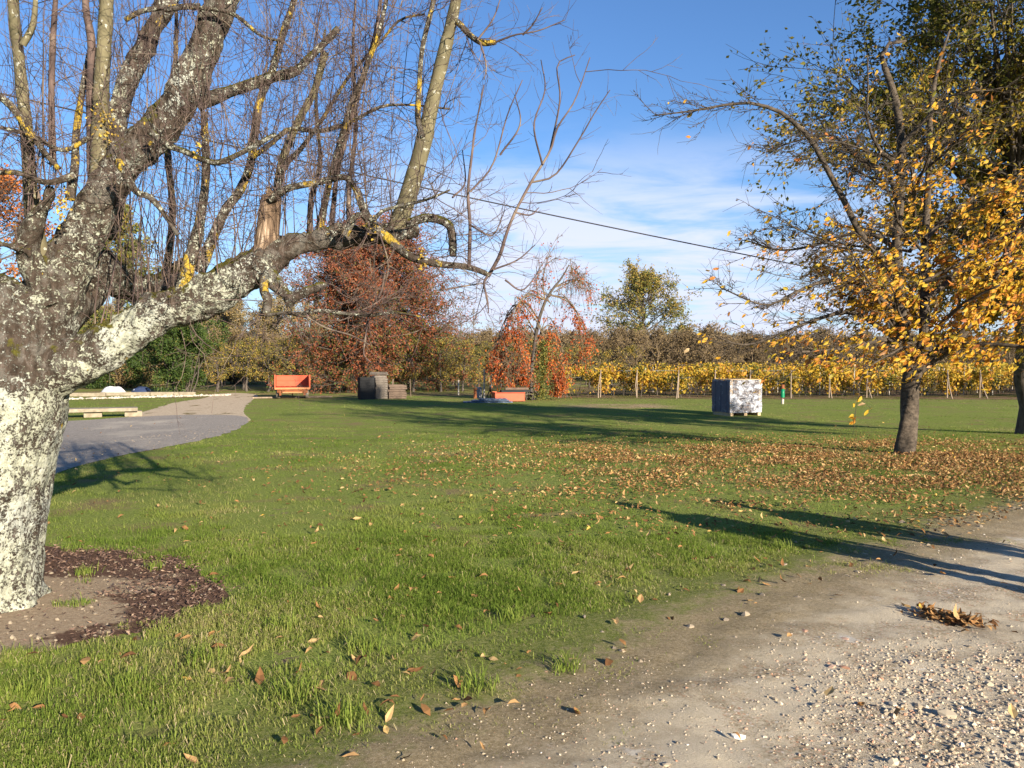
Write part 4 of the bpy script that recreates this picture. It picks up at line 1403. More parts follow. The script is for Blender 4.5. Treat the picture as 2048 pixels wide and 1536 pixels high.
    SL = grow(rng, pL, dL, lL, 9, 0.07, (-0.02, 0, 0.006))
    tubes(mb, SL - inv, rng.uniform(.004, .007, (len(pL), 1)) * np.linspace(1, 0.45, 10), 5)
    S1, ln = np.concatenate([S1, SL]), np.concatenate([ln, lL])
    p2, t2, s2, c2 = along(rng, S1, 5, 0.15, 1.0)
    S2 = grow(rng, p2, deflect(rng, t2, 25, 60), ln[c2] * rng.uniform(0.25, 0.7, len(p2)), 6, 0.09, (0, 0, 0.01))
    tubes(mb, S2 - inv, np.full((len(p2), 1), .0038) * np.linspace(1, 0.55, 7), 4)
    # knobbly fruiting spurs
    p3, t3, s3, c3 = along(rng, np.concatenate([S1]), 6, 0.1, 1.0)
    S3 = grow(rng, p3, deflect(rng, t3, 50, 85), rng.uniform(0.02, 0.06, len(p3)), 2, 0.05)
    tubes(mb, S3 - inv, np.full((len(p3), 1), .006) * np.array([[0.8, 1, 1.15]]), 4)
    tw = mb.build('twigs', M['cherry_bark'], root, True)
    tw['kind'] = 'stuff'
    # hanging leaves: thick low down and to the right, few in the upper left
    pts = np.concatenate([along(rng, S2, 11, 0.2, 1.0)[0], along(rng, S1, 14, 0.3, 1.0)[0]])
    rel = pts - inv
    u = 1024 + F_PX * pts[:, 0] / pts[:, 1]
    side = np.maximum(smooth((rel[:, 0] + 1.7) / 2.9), 0.55 * smooth((2.5 - rel[:, 2]) / 0.7) * smooth((rel[:, 0] + 2.9) / 1.5))
    low = smooth((5.9 - rel[:, 2]) / 3.4)
    clump = smooth((fbm(pts * 1.5, 14, 3) - 0.40) / 0.18)
    pr = (0.05 + 0.95 * side) * (0.10 + 0.90 * low) * (0.2 + 0.8 * clump)
    k = rng.random(len(pts)) < pr * 1.0
    pts = pts[k]
    n = len(pts)
    D = np.c_[rng.normal(-0.75, 0.35, n), rng.normal(-0.1, 0.45, n), rng.normal(-0.55, 0.4, n)]
    L = rng.uniform(0.065, 0.15, n)
    mb = MB()
    big_leaves(mb, rng, pts - inv + rng.normal(0, 0.02, (n, 3)), D, L, L * rng.uniform(0.36, 0.5, n), np.clip(rng.beta(1.9, 1.7, n) + (fbm(pts * 1.3, 5, 2) - 0.5) * 0.5, 0, 1), 0, 0.35)
    mb.build('foliage', M['cherry_leaf'], root, False)


build_cherry()


# ------------------------------------------------------------------ general broad-leaved trees
def gen_tree(name, rng, H, rt, base, width, n1, n2, n3, nl, leaf, wood, leaf_len, rshift=0.0, up=(20, 65), droop=0.0, prof=None, tw=0.006, lean=(0, 0), leaf_top=None, parts=True, crown_name='crown', clump=0.0, leaf_w=0.6, both=False, skew=0.0, skew_y=0.0):
    """A tree at the origin: trunk tube, three orders of branches, leaf-sized faces through the crown."""
    z = np.linspace(0, 1, 12)
    wob = np.cumsum(rng.normal(0, H * 0.010, (12, 2)), 0)
    T = np.c_[wob[:, 0] + lean[0] * z ** 1.4, wob[:, 1] + lean[1] * z ** 1.4, z * H * 0.9]
    T[0, 2] = -0.06
    prof = prof or (lambda t_: np.sin(np.pi * np.clip(0.12 + 0.86 * t_, 0, 1)) ** 0.7)
    tr = MB()
    rad = rt * (1 - 0.85 * z) * (1 + 0.5 * np.exp(-z * H / 0.3))
    tubes(tr, T, rad, 9)
    s = np.linspace(base, 0.97, n1) + rng.normal(0, 0.015, n1)
    s = np.clip(s, 0.05, 0.99)
    f = s * 11
    k = np.minimum(f.astype(int), 10)
    O = T[k] + (T[k + 1] - T[k]) * (f - k)[:, None]
    az = np.arange(n1) * 2.39996 + rng.normal(0, 0.4, n1)
    rel = (s - base) / (1 - base)
    el = np.radians(up[0] + (up[1] - up[0]) * rel + rng.normal(0, 7, n1))
    D = np.c_[np.cos(az) * np.cos(el), np.sin(az) * np.cos(el), np.sin(el)]
    L1 = width * prof(rel) * rng.uniform(0.75, 1.15, n1) * (1 - skew * np.cos(az) * smooth(rel * 2.5)) * (1 - skew_y * np.sin(az))
    S1 = grow(rng, O, D, L1, 9, 0.07, (0, 0, -droop))
    tubes(tr, S1, (rt * 0.36 * (1 - 0.6 * s))[:, None] * np.linspace(1, 0.22, 10), 6)
    p, tg, s1, c1 = along(rng, S1, n2, 0.2, 1.0)
    l2 = L1[c1] * rng.uniform(0.22, 0.5, len(p))
    S2 = grow(rng, p, deflect(rng, tg, 25, 60), l2, 6, 0.09, (0, 0, 0.02 - droop))
    cr = MB()
    tubes(cr, S2, np.full((len(p), 1), tw * 1.6) * np.linspace(1, 0.5, 7), 4, 1)
    last = S2
    if n3:
        p, tg, s2, c2 = along(rng, S2, n3, 0.2, 1.0)
        S3 = grow(rng, p, deflect(rng, tg, 25, 65), l2[c2] * rng.uniform(0.25, 0.5, len(p)), 3, 0.1, (0, 0, 0.02 - droop))
        tubes(cr, S3, np.full((len(p), 1), tw) * np.linspace(1, 0.6, 4), 3, 1)
        last = S3
    if nl:
        p, tg, s3, c3 = along(rng, last, nl, 0.1, 1.0)
        if both:
            q, tq, _, _ = along(rng, S2, max(1, nl), 0.3, 1.0)
            p, tg = np.concatenate([p, q]), np.concatenate([tg, tq])
        if clump:
            kk = rng.random(len(p)) < smooth((fbm(p * clump, int(rng.integers(1000)), 3) - 0.27) / 0.2)
            p, tg = p[kk], tg[kk]
        p = p + rng.normal(0, leaf_len * 0.6, p.shape)
        n = len(p)
        r = rng.beta(2, 2, n) + rshift + (fbm(p * (4.0 / width), int(rng.integers(1000)), 3) - 0.5) * 0.9
        if leaf_top is not None:
            r = r + leaf_top * (p[:, 2] / H - 0.5)
        leaves(cr, rng, p, norm(tg + rng.normal(0, 0.7, tg.shape)) - np.array([0, 0, 0.35]), leaf_len * rng.uniform(0.7, 1.3, n), leaf_len * leaf_w * rng.uniform(0.7, 1.2, n), np.clip(r, 0, 1), 0)
    if not parts:
        # one mesh for trees far too small to show their parts
        one = MB()
        for m_, off in ((tr, 1), (cr, 0)):
            for arr in (m_.qm, m_.tm):
                for a in arr:
                    if off:
                        a[:] = 1
            b = one.n
            one.v += m_.v
            one.q += [q + b for q in m_.q]
            one.t += [q + b for q in m_.t]
            one.qr += m_.qr
            one.tr += m_.tr
            one.qm += m_.qm
            one.tm += m_.tm
            one.n += m_.n
        return one.build(name, [leaf, wood], None, False)
    root = empty(name)
    tr.build('trunk', wood, root, True)
    cr.build(crown_name, [leaf, wood], root, False)
    return root


def put(o, x, y, rz=0.0, s=1.0):
    o.location = (float(x), float(y), float(zg(x, y)))
    o.rotation_euler = (0, 0, float(rz))
    o.scale = (s, s, s) if isinstance(s, (int, float)) else s
    return o


rng = np.random.default_rng(41)
# tall small-leaved tree behind the cherry, its trunk at the right edge of the picture
tall = gen_tree('tall_tree', rng, 8.9, 0.27, 0.40, 3.5, 74, 17, 8, 10, M['small_leaf'], M['dark_bark'], 0.115, -0.02, (-4, 66), 0.010, lambda t_: np.sin(np.pi * np.clip(0.2 + 0.62 * t_, 0, 1)) ** 0.7, 0.006, (-2.5, -3.4), -0.5, True, 'crown', 1.1, skew=0.3, skew_y=0.5)
tag(put(tall, TALL[0], TALL[1], 0.0), 'tall dark-trunked tree with small olive leaves rising behind the cherry tree', 'tree')

# red-leaved tree in the middle distance
b = G(745, 782)
red = gen_tree('red_maple', rng, 10.9, 0.26, 0.07, 5.7, 96, 18, 8, 9, M['maple_leaf'], M['dark_bark'], 0.17, 0.0, (4, 64), 0.004, lambda t_: np.sqrt(np.clip(1.06 - (t_ - 0.18) ** 2 * 1.4, 0.02, 1)), 0.010, (0, 0), 0.35, True, 'crown', 0.9)
tag(put(red, b[0], b[1]), 'broad rounded tree covered in dull red leaves behind the tray stacks', 'tree')

# round green oak far off
oak = gen_tree('round_oak', rng, 18.0, 0.5, 0.10, 8.6, 46, 13, 6, 5, M['olive_leaf'], M['dark_bark'], 0.42, 0.22, (5, 66), 0.006, None, 0.02, (0, 0), 0.3, True, 'crown', 0.30)
tag(put(oak, P(1288, 700, 150)[0], 150), 'lone round-headed olive green tree standing far behind the vineyard', 'tree')
side_oak = gen_tree('small_oak', rng, 9.0, 0.25, 0.15, 3.2, 22, 9, 4, 5, M['olive_leaf'], M['dark_bark'], 0.38, 0.1, (5, 66), 0.0, None, 0.02, (0, 0), 0.2, True, 'crown', 0.4)
tag(put(side_oak, 30.6, 148), 'small olive tree at the right foot of the lone round tree', 'tree')


# orange-leaved creeper tree: arching stems draped with hanging strings of leaves
def build_creeper_tree():
    rng = np.random.default_rng(77)
    g = G(1075, 800)
    Y = g[1]
    inv = g.copy()
    root = empty('creeper_draped_tree', inv)
    tag(root, 'leaning bare tree draped with hanging strings of bright orange-red creeper leaves', 'tree')

    def pc(pts, y0=0.0, y1=0.0, n=18):
        out = [[*P(u, v, Y + y0 + (y1 - y0) * k / (len(pts) - 1)), r * Y / F_PX] for k, (u, v, r) in enumerate(pts)]
        return resample(np.array(out), n)
    tr = pc([(1066, 803, 5), (1062, 760, 4), (1068, 700, 3.6), (1078, 640, 3.2), (1092, 600, 2.8), (1108, 575, 2.4), (1124, 555, 1.8), (1138, 530, 1.2)])
    mb = MB()
    tubes(mb, tr[:, :3] - inv, tr[:, 3], 8)
    mb.build('trunk', M['dark_bark'], root, True)
    arms = [[(1078, 640, 4), (1050, 605, 3), (1020, 625, 2.4), (1000, 665, 1.8), (992, 720, 1.2)], [(1092, 600, 3.4), (1060, 590, 2.6), (1035, 610, 2), (1022, 660, 1.4)],
            [(1100, 590, 3), (1130, 600, 2.4), (1152, 622, 2), (1166, 655, 1.4), (1170, 690, 1)], [(1108, 575, 3), (1140, 560, 2), (1165, 562, 1.4), (1185, 572, .8)], [(1090, 600, 2.4), (1086, 560, 1.8), (1095, 520, 1.3), (1112, 488, .8)],
            [(1138, 530, 1.6), (1155, 545, 1.2), (1172, 556, .8)], [(1072, 690, 3), (1095, 650, 2.4), (1120, 680, 2), (1128, 740, 1.4), (1130, 795, 1)], [(1068, 740, 3), (1040, 690, 2.4), (1010, 700, 1.8), (1000, 760, 1.2)],
            [(1075, 680, 3), (1055, 650, 2.4), (1040, 680, 1.8), (1042, 760, 1.2)], [(1070, 720, 2.4), (1090, 700, 2), (1105, 740, 1.6), (1122, 780, 1)], [(1066, 760, 2.4), (1036, 745, 2), (1006, 725, 1.5), (984, 716, 1)]]
    C = []
    for i, a in enumerate(arms):
        C.append(pc(a, 0, rng.normal(0, 0.7)))
        for _ in range(2):
            C.append(pc([(u + rng.normal(0, 9), v + rng.normal(0, 10), r * 0.7) for u, v, r in a], 0, rng.normal(0, 1.3)))
    mb = MB()
    for c in C:
        tubes(mb, c[:, :3] - inv, np.maximum(c[:, 3] * 0.55, 0.010), 5)
    A = np.stack([c[:, :3] for c in C])
    p, tg, s, ci = along(rng, A, 16, 0.15, 1.0)
    d = deflect(rng, tg, 30, 80)
    S1 = grow(rng, p, d, rng.uniform(0.3, 1.1, len(p)), 6, 0.15, (0, 0, -0.01))
    tubes(mb, S1 - inv, np.full((len(p), 1), .011) * np.linspace(1, 0.5, 7), 4)
    # hanging strings
    p, tg, s, ci = along(rng, A, 15, 0.1, 1.0)
    k = p[:, 2] - inv[2] > 0.6
    p = p[k]
    ln = np.minimum(rng.uniform(0.4, 1.9, len(p)), p[:, 2] - inv[2] - 0.2)
    S2 = grow(rng, p, np.c_[rng.normal(0, 0.4, (len(p), 2)), -0.5 * np.ones(len(p))], ln, 8, 0.08, (0, 0, -0.25))
    tubes(mb, S2 - inv, np.full((len(p), 1), .009) * np.linspace(1, 0.6, 9), 4)
    mb.build('stems', M['brown_twigs'], root, True)
    mb = MB()
    q = np.concatenate([along(rng, S1, 9, 0.2, 1)[0], along(rng, S2, 34, 0.1, 1)[0]])
    q = q[rng.random(len(q)) < smooth((fbm(q * 1.1, 3, 3) - 0.35) / 0.2) * 0.95]
    up_ = (q[:, 2] - inv[2]) > 4.6
    q = q[~up_ | (rng.random(len(q)) < 0.18)]
    q = q + rng.normal(0, 0.07, q.shape)
    n = len(q)
    leaves(mb, rng, q - inv, np.c_[rng.normal(0, 0.6, (n, 2)), rng.normal(-0.8, 0.4, n)], rng.uniform(0.07, 0.16, n), rng.uniform(0.05, 0.11, n), np.clip(rng.beta(2, 2, n) + (fbm(q * 0.9, 6, 2) - 0.5) * 0.5, 0, 1))
    mb.build('creeper_leaves', M['orange_leaf'], root, False)
    # green undergrowth clinging to the trunk
    mb = MB()
    n = 2600
    zz = rng.uniform(0, 3.2, n)
    an = rng.uniform(0, 6.28, n)
    rr = rng.normal(0, 0.45, n) * (1 - zz / 5)
    q = np.c_[rr * np.cos(an) + 0.2 + 0.05 * zz, rr * np.sin(an), zz]
    leaves(mb, rng, q, rng.normal(0, 1, (n, 3)), 0.11, 0.07)
    mb.build('ivy', M['olive_leaf'], root, False)


build_creeper_tree()


# ------------------------------------------------------------------ vineyard, orchard, woods
def build_vineyard():
    rng = np.random.default_rng(53)
    ang = math.atan2(0.60, 0.80)                   # rows run away to the right
    dirv = np.array([math.sin(ang), math.cos(ang)])
    protos = []
    for v in range(3):
        root = empty('vine_row')
        Lr = 46.0
        mb = MB()
        n = 7600
        s = Lr * rng.random(n) ** 1.35
        plant = np.round(s / 1.1) * 1.1
        s = np.where(rng.random(n) < 0.6, plant + rng.normal(0, 0.28, n), s)
        h = np.clip(rng.normal(1.14, 0.36, n) + 0.7 * (fbm(np.c_[s * 0.8, s * 0, s * 0], 270 + v, 3) - 0.5), 0.3, 2.05)
        w = rng.normal(0, 0.17, n) * (1.2 - 0.25 * np.abs(h - 1.1))
        gap = fbm(np.c_[s * 0.9, h * 1.2, np.zeros(n)], 70 + v, 3)
        k = gap > 0.45
        s, h, w = s[k], h[k], w[k]
        s = np.maximum(s, 0.2)
        n = len(s)
        leaves(mb, rng, np.c_[w, s, h], np.c_[rng.normal(0, 0.7, (n, 2)), rng.normal(-0.6, 0.5, n)], rng.uniform(0.12, 0.2, n), rng.uniform(0.11, 0.17, n),
               np.clip(rng.beta(2.2, 2, n) + (fbm(np.c_[s * 0.35, h, w], 170 + v, 3) - 0.5) * 1.1 - 0.10, 0, 1))
        mb.build('foliage', M['vine_leaf'], root, False)
        mb = MB()
        st = np.arange(0.5, Lr, 1.1)
        O = np.c_[rng.normal(0, 0.03, len(st)), st, np.full(len(st), -0.05)]
        S = grow(rng, O, np.c_[rng.normal(0, 0.12, (len(st), 2)), np.ones(len(st))], rng.uniform(0.75, 1.0, len(st)), 5, 0.14)
        tubes(mb, S, np.full((len(st), 1), 0.024) * np.linspace(1.1, 0.6, 6), 5)
        c = grow(rng, np.repeat(S[:, -1], 5, 0), rng.normal(0, 0.45, (len(st) * 5, 3)) + np.array([0, 0, 0.8]), rng.uniform(0.5, 0.95, len(st) * 5), 5, 0.12)
        tubes(mb, c, np.full((len(c), 1), 0.007) * np.linspace(1, 0.5, 6), 3)
        mb.build('vine_stems', M['dark_bark'], root, False)['kind'] = 'stuff'
        for y_, x_, hh, lean in [(0, 0, 1.62, 0.02)] + [(yy, 0, 1.75, rng.normal(0, 0.03)) for yy in np.arange(5.5, Lr, 5.5)]:
            mb = MB()
            rr = 0.036 if y_ == 0 else 0.03
            tubes(mb, [[(x_, y_, -0.1), (x_ + lean * 0.5, y_, hh / 2), (x_ + lean, y_, hh)]], [[rr, rr * 0.95, rr * 0.9]], 7)
            mb.build('end_post' if y_ == 0 else 'post', M['post_wood'] if y_ == 0 else M['pale_post'], root, True)
        mb = MB()
        tubes(mb, [[(0.35 + 0.1 * v, -1.0, -0.08), (0.18, -0.5, 0.7), (0.03, -0.05, 1.45)]], [[0.034, 0.033, 0.032]], 7)
        mb.build('brace', M['post_wood'], root, True)
        mb = MB()
        for hh in (0.75, 1.15, 1.55):
            tubes(mb, [[(0, yy, hh + (0.03 * math.sin(yy))) for yy in np.linspace(0, Lr - 0.6, 9)]], np.full((1, 9), 0.004), 4)
        mb.build('wires', M['grey_metal'], root, False)
        tag(root, 'trellised row of yellowing vines running back from a braced wooden end post', 'vine row', 'vine rows of the yellow vineyard')
        protos.append(root)
    used = [False] * 3
    for i in range(24):
        x = 3.0 + 2.2 * i
        y = 48.6 - 0.10 * i + rng.normal(0, 0.25)
        v = i % 3
        o = protos[v] if not used[v] else copy_tree(protos[v])
        used[v] = True
        put(o, x, y, -ang + rng.normal(0, 0.01))


build_vineyard()


def build_young_orchard():
    rng = np.random.default_rng(61)
    protos = []
    for v in range(4):
        o = gen_tree('young_fruit_tree', rng, 3.2, 0.07, 0.26, 1.35, 15, 8, 4, 3, M['fruit_leaf'], M['dark_bark'], 0.12, -0.02 + 0.08 * (v % 2), (15, 70), 0.0, None, 0.008, (0, 0), -0.3)
        tag(o, 'small orchard tree with thin dark trunk and yellow-green leaves in rows left of the vineyard', 'tree', 'young trees of the yellowing orchard')
        protos.append(o)
    first = [True] * 4
    for row, (y, n, step) in enumerate(((58.5, 22, 1.72), (63.0, 23, 1.85), (69, 24, 1.95), (76, 24, 2.1))):
        for k in range(n):
            x = -20.5 - (y - 58) * 0.35 + k * step + rng.normal(0, 0.18)
            if x > 2.5 + (y - 58) * 0.5:
                continue
            v = int(rng.integers(4))
            o = protos[v] if first[v] else copy_tree(protos[v])
            first[v] = False
            put(o, x, y + rng.normal(0, 0.3), rng.uniform(0, 6.28), rng.uniform(0.85, 1.15))


build_young_orchard()


def build_bare_orchard():
    rng = np.random.default_rng(67)
    protos = []
    for v in range(4):
        o = gen_tree('bare_orchard_tree', rng, 5.1, 0.14, 0.2, 2.5, 20, 9, 5, 1, M['scrub_leaf'], M['brown_twigs'], 0.2, 0, (20, 72), 0.0, None, 0.020, (0, 0), None, False)
        tag(o, 'leafless brown tree in the bare orchard behind the vines', 'tree', 'bare trees of the far orchard')
        protos.append(o)
    first = [True] * 4
    for row in range(8):
        y = 88 + row * 6.5
        for k in range(80):
            x = -50 + k * (2.35 + 0.16 * row) + rng.normal(0, 0.4) + (row % 2) * 1.6
            if abs(x) > 0.68 * y or (row > 4 and rng.random() < 0.45):
                continue
            if x < -22 and row < 1:
                continue
            if x > 10 and y < 78 + 0.42 * x:
                continue
            v = int(rng.integers(4))
            o = protos[v] if first[v] else copy_tree(protos[v])
            first[v] = False
            put(o, x, y + rng.normal(0, 0.8), rng.uniform(0, 6.28), rng.uniform(0.85, 1.15))


build_bare_orchard()


def build_left_woods():
    rng = np.random.default_rng(71)
    protos = []
    for v in range(3):
        o = gen_tree('woodland_tree', rng, 12.5, 0.15, 0.22, 2.7, 24, 9, 5, 4, M['wood_leaf'], M['grey_bark'], 0.26, 0.25, (28, 75), 0.0, None, 0.018, (0, 0), None, True, 'crown', 0.5)
        tag(o, 'thin half-bare woodland tree with pale trunk at the edge of the far wood', 'tree', 'trees of the wood beyond the driveway')
        protos.append(o)
    first = [True] * 3
    for k in range(80):
        x = rng.uniform(-80, -20)
        y = 112 + rng.uniform(0, 26) + (x + 50) * 0.1
        v = int(rng.integers(3))
        o = protos[v] if first[v] else copy_tree(protos[v])
        first[v] = False
        put(o, x, y, rng.uniform(0, 6.28), rng.uniform(0.8, 1.15))
    # pair of grey leafless trees seen against the sky between red tree and creeper
    o = None
    for i, (u, y, s, lab) in enumerate(((948, 150, 1.0, 'pale leafless tree against the sky beside the red tree'), (922, 155, 0.9, 'slimmer pale leafless tree left of its bare neighbour'), (972, 160, 0.8, 'shortest pale leafless tree just left of the creeper tree'))):
        c = gen_tree('bare_tree', rng, 13.0, 0.14, 0.2, 2.6, 18, 8, 4, 0, M['scrub_leaf'], M['grey_bark'], 0.2, 0, (25, 75), 0.0, None, 0.02)
        tag(put(c, P(u, 700, y)[0], y, 0, s), lab, 'tree', 'bare trees on the skyline')


build_left_woods()


def bush(name, rng, px, py, w, h, n, leaf, llen, label, rs=0.0, cat='bush', lumps=26):
    """A dense shrub: stems from the ground, leaf-sized faces spread through overlapping lumps."""
    root = empty(name)
    mb = MB()
    k = 14
    O = np.c_[rng.normal(0, w * 0.12, (k, 2)), np.full(k, -0.05)]
    S = grow(rng, O, np.c_[rng.normal(0, 0.4, (k, 2)), np.ones(k)], rng.uniform(0.5, 0.85, k) * h, 6, 0.08)
    tubes(mb, S, np.full((k, 1), 0.05) * np.linspace(1, 0.3, 7), 5)
    mb.build('stems', M['dark_bark'], root, False)
    mb = MB()
    c = np.c_[rng.normal(0, 0.26, (lumps, 2)) * w, rng.uniform(0.12, 0.9, lumps) * h]
    c[:, :2] *= np.sqrt(np.clip(1.15 - (c[:, 2:3] / h - 0.35) ** 2 * 2.2, 0.1, 1))
    r = rng.uniform(0.13, 0.24, lumps) * min(w, h)
    i = rng.integers(0, lumps, n)
    d = norm(rng.normal(0, 1, (n, 3)))
    q = c[i] + d * (r[i] * rng.uniform(0.45, 1.05, n) ** 0.6)[:, None]
    q[:, 2] = np.abs(q[:, 2])
    leaves(mb, rng, q, d + rng.normal(0, 0.8, (n, 3)), llen * rng.uniform(0.7, 1.3, n), llen * 0.55, np.clip(rng.beta(2, 2, n) + rs + (fbm(q * 1.2, 3, 3) - 0.5) * 0.8, 0, 1))
    mb.build('foliage', leaf, root, False)
    put(root, px, py)
    return tag(root, label, cat)


rng = np.random.default_rng(83)
b = G(360, 787)
bush('laurel_bush', rng, b[0], b[1], 4.3, 5.0, 17000, M['green_leaf'], 0.17, 'dense dark green bush beside the end of the sandy track')
b = G(205, 778)
bush('dark_shrub', rng, b[0], b[1] + 2, 4.6, 4.4, 13000, M['green_leaf'], 0.18, 'dark evergreen shrub behind the white tarpaulin, half hidden by the lichen trunk', -0.12)
b = G(30, 778)
bush('dark_shrub', rng, b[0], b[1] + 2, 6.0, 5.0, 13000, M['green_leaf'], 0.18, 'dark evergreen shrub hidden behind the base of the lichen tree', -0.1)
bush('scrub_thicket', rng, P(270, 700, 70)[0], 68, 5.0, 4.6, 9000, M['scrub_leaf'], 0.2, 'brown autumn thicket between the two dark green bushes', 0.1, 'bush')
bush('scrub_thicket', rng, P(450, 700, 78)[0], 80, 6.0, 5.0, 9000, M['scrub_leaf'], 0.2, 'brown autumn thicket right of the dense green bush', 0.0, 'bush')
o = gen_tree('evergreen_tree', rng, 17.5, 0.35, 0.06, 5.2, 46, 12, 5, 6, M['olive_leaf'], M['dark_bark'], 0.30, 0.0, (0, 60), 0.02, lambda t_: (1.02 - t_) ** 0.75 + 0.05, 0.015, (0, 0), 0.2)
tag(put(o, P(240, 700, 74)[0], 74), 'tall olive green tree behind the limbs of the lichen tree', 'tree')
o = gen_tree('evergreen_tree', rng, 11.0, 0.3, 0.06, 4.4, 34, 11, 5, 6, M['olive_leaf'], M['dark_bark'], 0.28, -0.1, (0, 60), 0.02, lambda t_: (1.02 - t_) ** 0.75 + 0.05, 0.015)
tag(put(o, P(330, 700, 86)[0], 86), 'shorter olive green tree behind the dense dark bush', 'tree')
o = gen_tree('copper_beech', rng, 17.0, 0.35, 0.14, 5.0, 44, 12, 5, 6, M['copper_leaf'], M['dark_bark'], 0.26, 0.0, (5, 62), 0.01, None, 0.012, (0, 0), None, True, 'crown', 0.4)
tag(put(o, P(-30, 700, 62)[0], 62), 'tree with copper orange leaves behind the lichen tree at the left edge', 'tree')


# ------------------------------------------------------------------ farm objects
def disc(mb, c, r, w, axis='x', mat=0, sides=24, r_in=0.0):
    """A wheel-like lathe: a rounded tyre or rim profile turned about the axle."""
    prof = [(r_in, -w / 2), (r * 0.86, -w / 2), (r * 0.97, -w * 0.36), (r, 0), (r * 0.97, w * 0.36), (r * 0.86, w / 2), (r_in, w / 2)]
    a = np.arange(sides) / sides * 2 * np.pi
    V = []
    for rr, ww in prof:
        V.append(np.stack([np.full(sides, ww), rr * np.cos(a), rr * np.sin(a)], 1))
    V = np.concatenate(V)
    m_ = len(prof)
    i = np.arange(m_ * sides).reshape(m_, sides)
    Q = np.stack([i[:-1], np.roll(i, -1, 1)[:-1], np.roll(i, -1, 1)[1:], i[1:]], -1).reshape(-1, 4)
    mb.add(V + np.array(c), Q, None, None, None, mat)
    if r_in == 0:
        return mb
    j = np.stack([i[0], i[-1], np.roll(i[-1], -1), np.roll(i[0], -1)], -1)
    mb.add(V + np.array(c), j, None, None, None, mat)
    return mb


def build_trailer():
    g = G(585, 798)
    root = empty('farm_trailer', g, math.atan2(-g[0], g[1]) * 1.0)
    tag(root, 'small orange tipping trailer with open back standing on the grass', 'trailer')
    W, Lg, zb, hs = 1.9, 2.7, 0.60, 0.60

    def part(name, mat, f, parent=root, bev=0.008, sm=False):
        mb = MB()
        f(mb)
        o = mb.build(name, M[mat], parent, sm)
        if bev:
            bevel(o, bev)
        return o
    part('bed_floor', 'orange_paint', lambda m: box(m, (0, Lg / 2, zb), (W - 0.02, Lg, 0.06)))
    part('bed_edge', 'pale_orange', lambda m: box(m, (0, -0.035, zb - 0.01), (W + 0.02, 0.06, 0.11)))
    for s in (-1, 1):
        def side(m, s=s):
            box(m, (s * (W / 2 - 0.02), Lg / 2, zb + 0.05 + hs / 2), (0.035, Lg - 0.02, hs))
            for yy in (0.7, 1.4, 2.1):
                box(m, (s * (W / 2 + 0.018), yy, zb + 0.05 + hs / 2), (0.04, 0.06, hs - 0.04))
            box(m, (s * (W / 2 - 0.02), Lg / 2, zb + 0.05 + hs + 0.02), (0.06, Lg, 0.04))
        part('side_board', 'orange_paint', side)
        part('corner_post', 'orange_paint', lambda m, s=s: box(m, (s * (W / 2 - 0.01), -0.02, zb + hs / 2 + 0.08), (0.075, 0.07, hs + 0.16)))

    def front(m):
        box(m, (0, Lg - 0.02, zb + 0.05 + hs / 2), (W - 0.08, 0.035, hs))
        box(m, (0, Lg - 0.045, zb + 0.05 + hs * 0.55), (W - 0.12, 0.03, 0.035))
        box(m, (0, Lg - 0.02, zb + 0.05 + hs + 0.02), (W - 0.1, 0.06, 0.04))
    part('front_board', 'orange_paint', front)

    def chassis(m):
        for s in (-1, 1):
            box(m, (s * 0.45, Lg / 2, 0.5), (0.09, Lg, 0.14))
        box(m, (0, 0.04, 0.45), (1.15, 0.08, 0.1))
        box(m, (0, 0.9, 0.36), (1.5, 0.09, 0.09))
    part('chassis', 'rust', chassis)
    part('rear_bar', 'pale_orange', lambda m: box(m, (0, -0.03, 0.37), (1.08, 0.05, 0.07)))
    for s in (-1, 1):
        part('spring_bracket', 'rust', lambda m, s=s: (box(m, (s * 0.70, 0.25, 0.47), (0.26, 0.34, 0.17), 0, 0, ('x', 0.3)), box(m, (s * 0.66, 0.1, 0.33), (0.12, 0.10, 0.26))))
        w = MB()
        disc(w, (s * 0.79, 0.62, 0.30), 0.30, 0.20, r_in=0.16)
        wo = w.build('wheel', M['rubber'], root, True)
        r = MB()
        disc(r, (s * 0.79, 0.62, 0.30), 0.165, 0.15)
        r.build('rim', M['pale_orange'], wo, True)
    part('drawbar', 'rust', lambda m: (box(m, (0, Lg + 0.7, 0.42), (0.1, 1.5, 0.1)), box(m, (0, Lg + 1.45, 0.25), (0.06, 0.06, 0.5))))


build_trailer()

PAL = None


def build_pallet():
    """One wooden fruit tray: boarded floor, two side boards each way, corner battens."""
    mb = MB()
    for k in range(5):
        box(mb, (-0.46 + k * 0.23, 0, 0.012), (0.215, 0.96, 0.016))
    for sx, sy, wx, wy in ((0, -0.49, 1.16, 0.02), (0, 0.49, 1.16, 0.02), (-0.57, 0, 0.02, 0.956), (0.57, 0, 0.02, 0.956)):
        box(mb, (sx, sy, 0.040), (wx, wy, 0.056))
        box(mb, (sx * 1.004, sy * 1.004, 0.098), (wx - 0.004, wy - 0.004, 0.048))
    for sx in (-0.535, 0.535):
        for sy in (-0.455, 0.455):
            box(mb, (sx, sy, 0.064), (0.045, 0.045, 0.122))
    return mb.mesh('wooden_tray', M['grey_wood'])


ORD = ['topmost', 'second from top', 'third from top', 'fourth from top', 'fifth from top', 'sixth from top', 'seventh from top', 'eighth from top', 'ninth from top', 'tenth from top', 'eleventh from top']


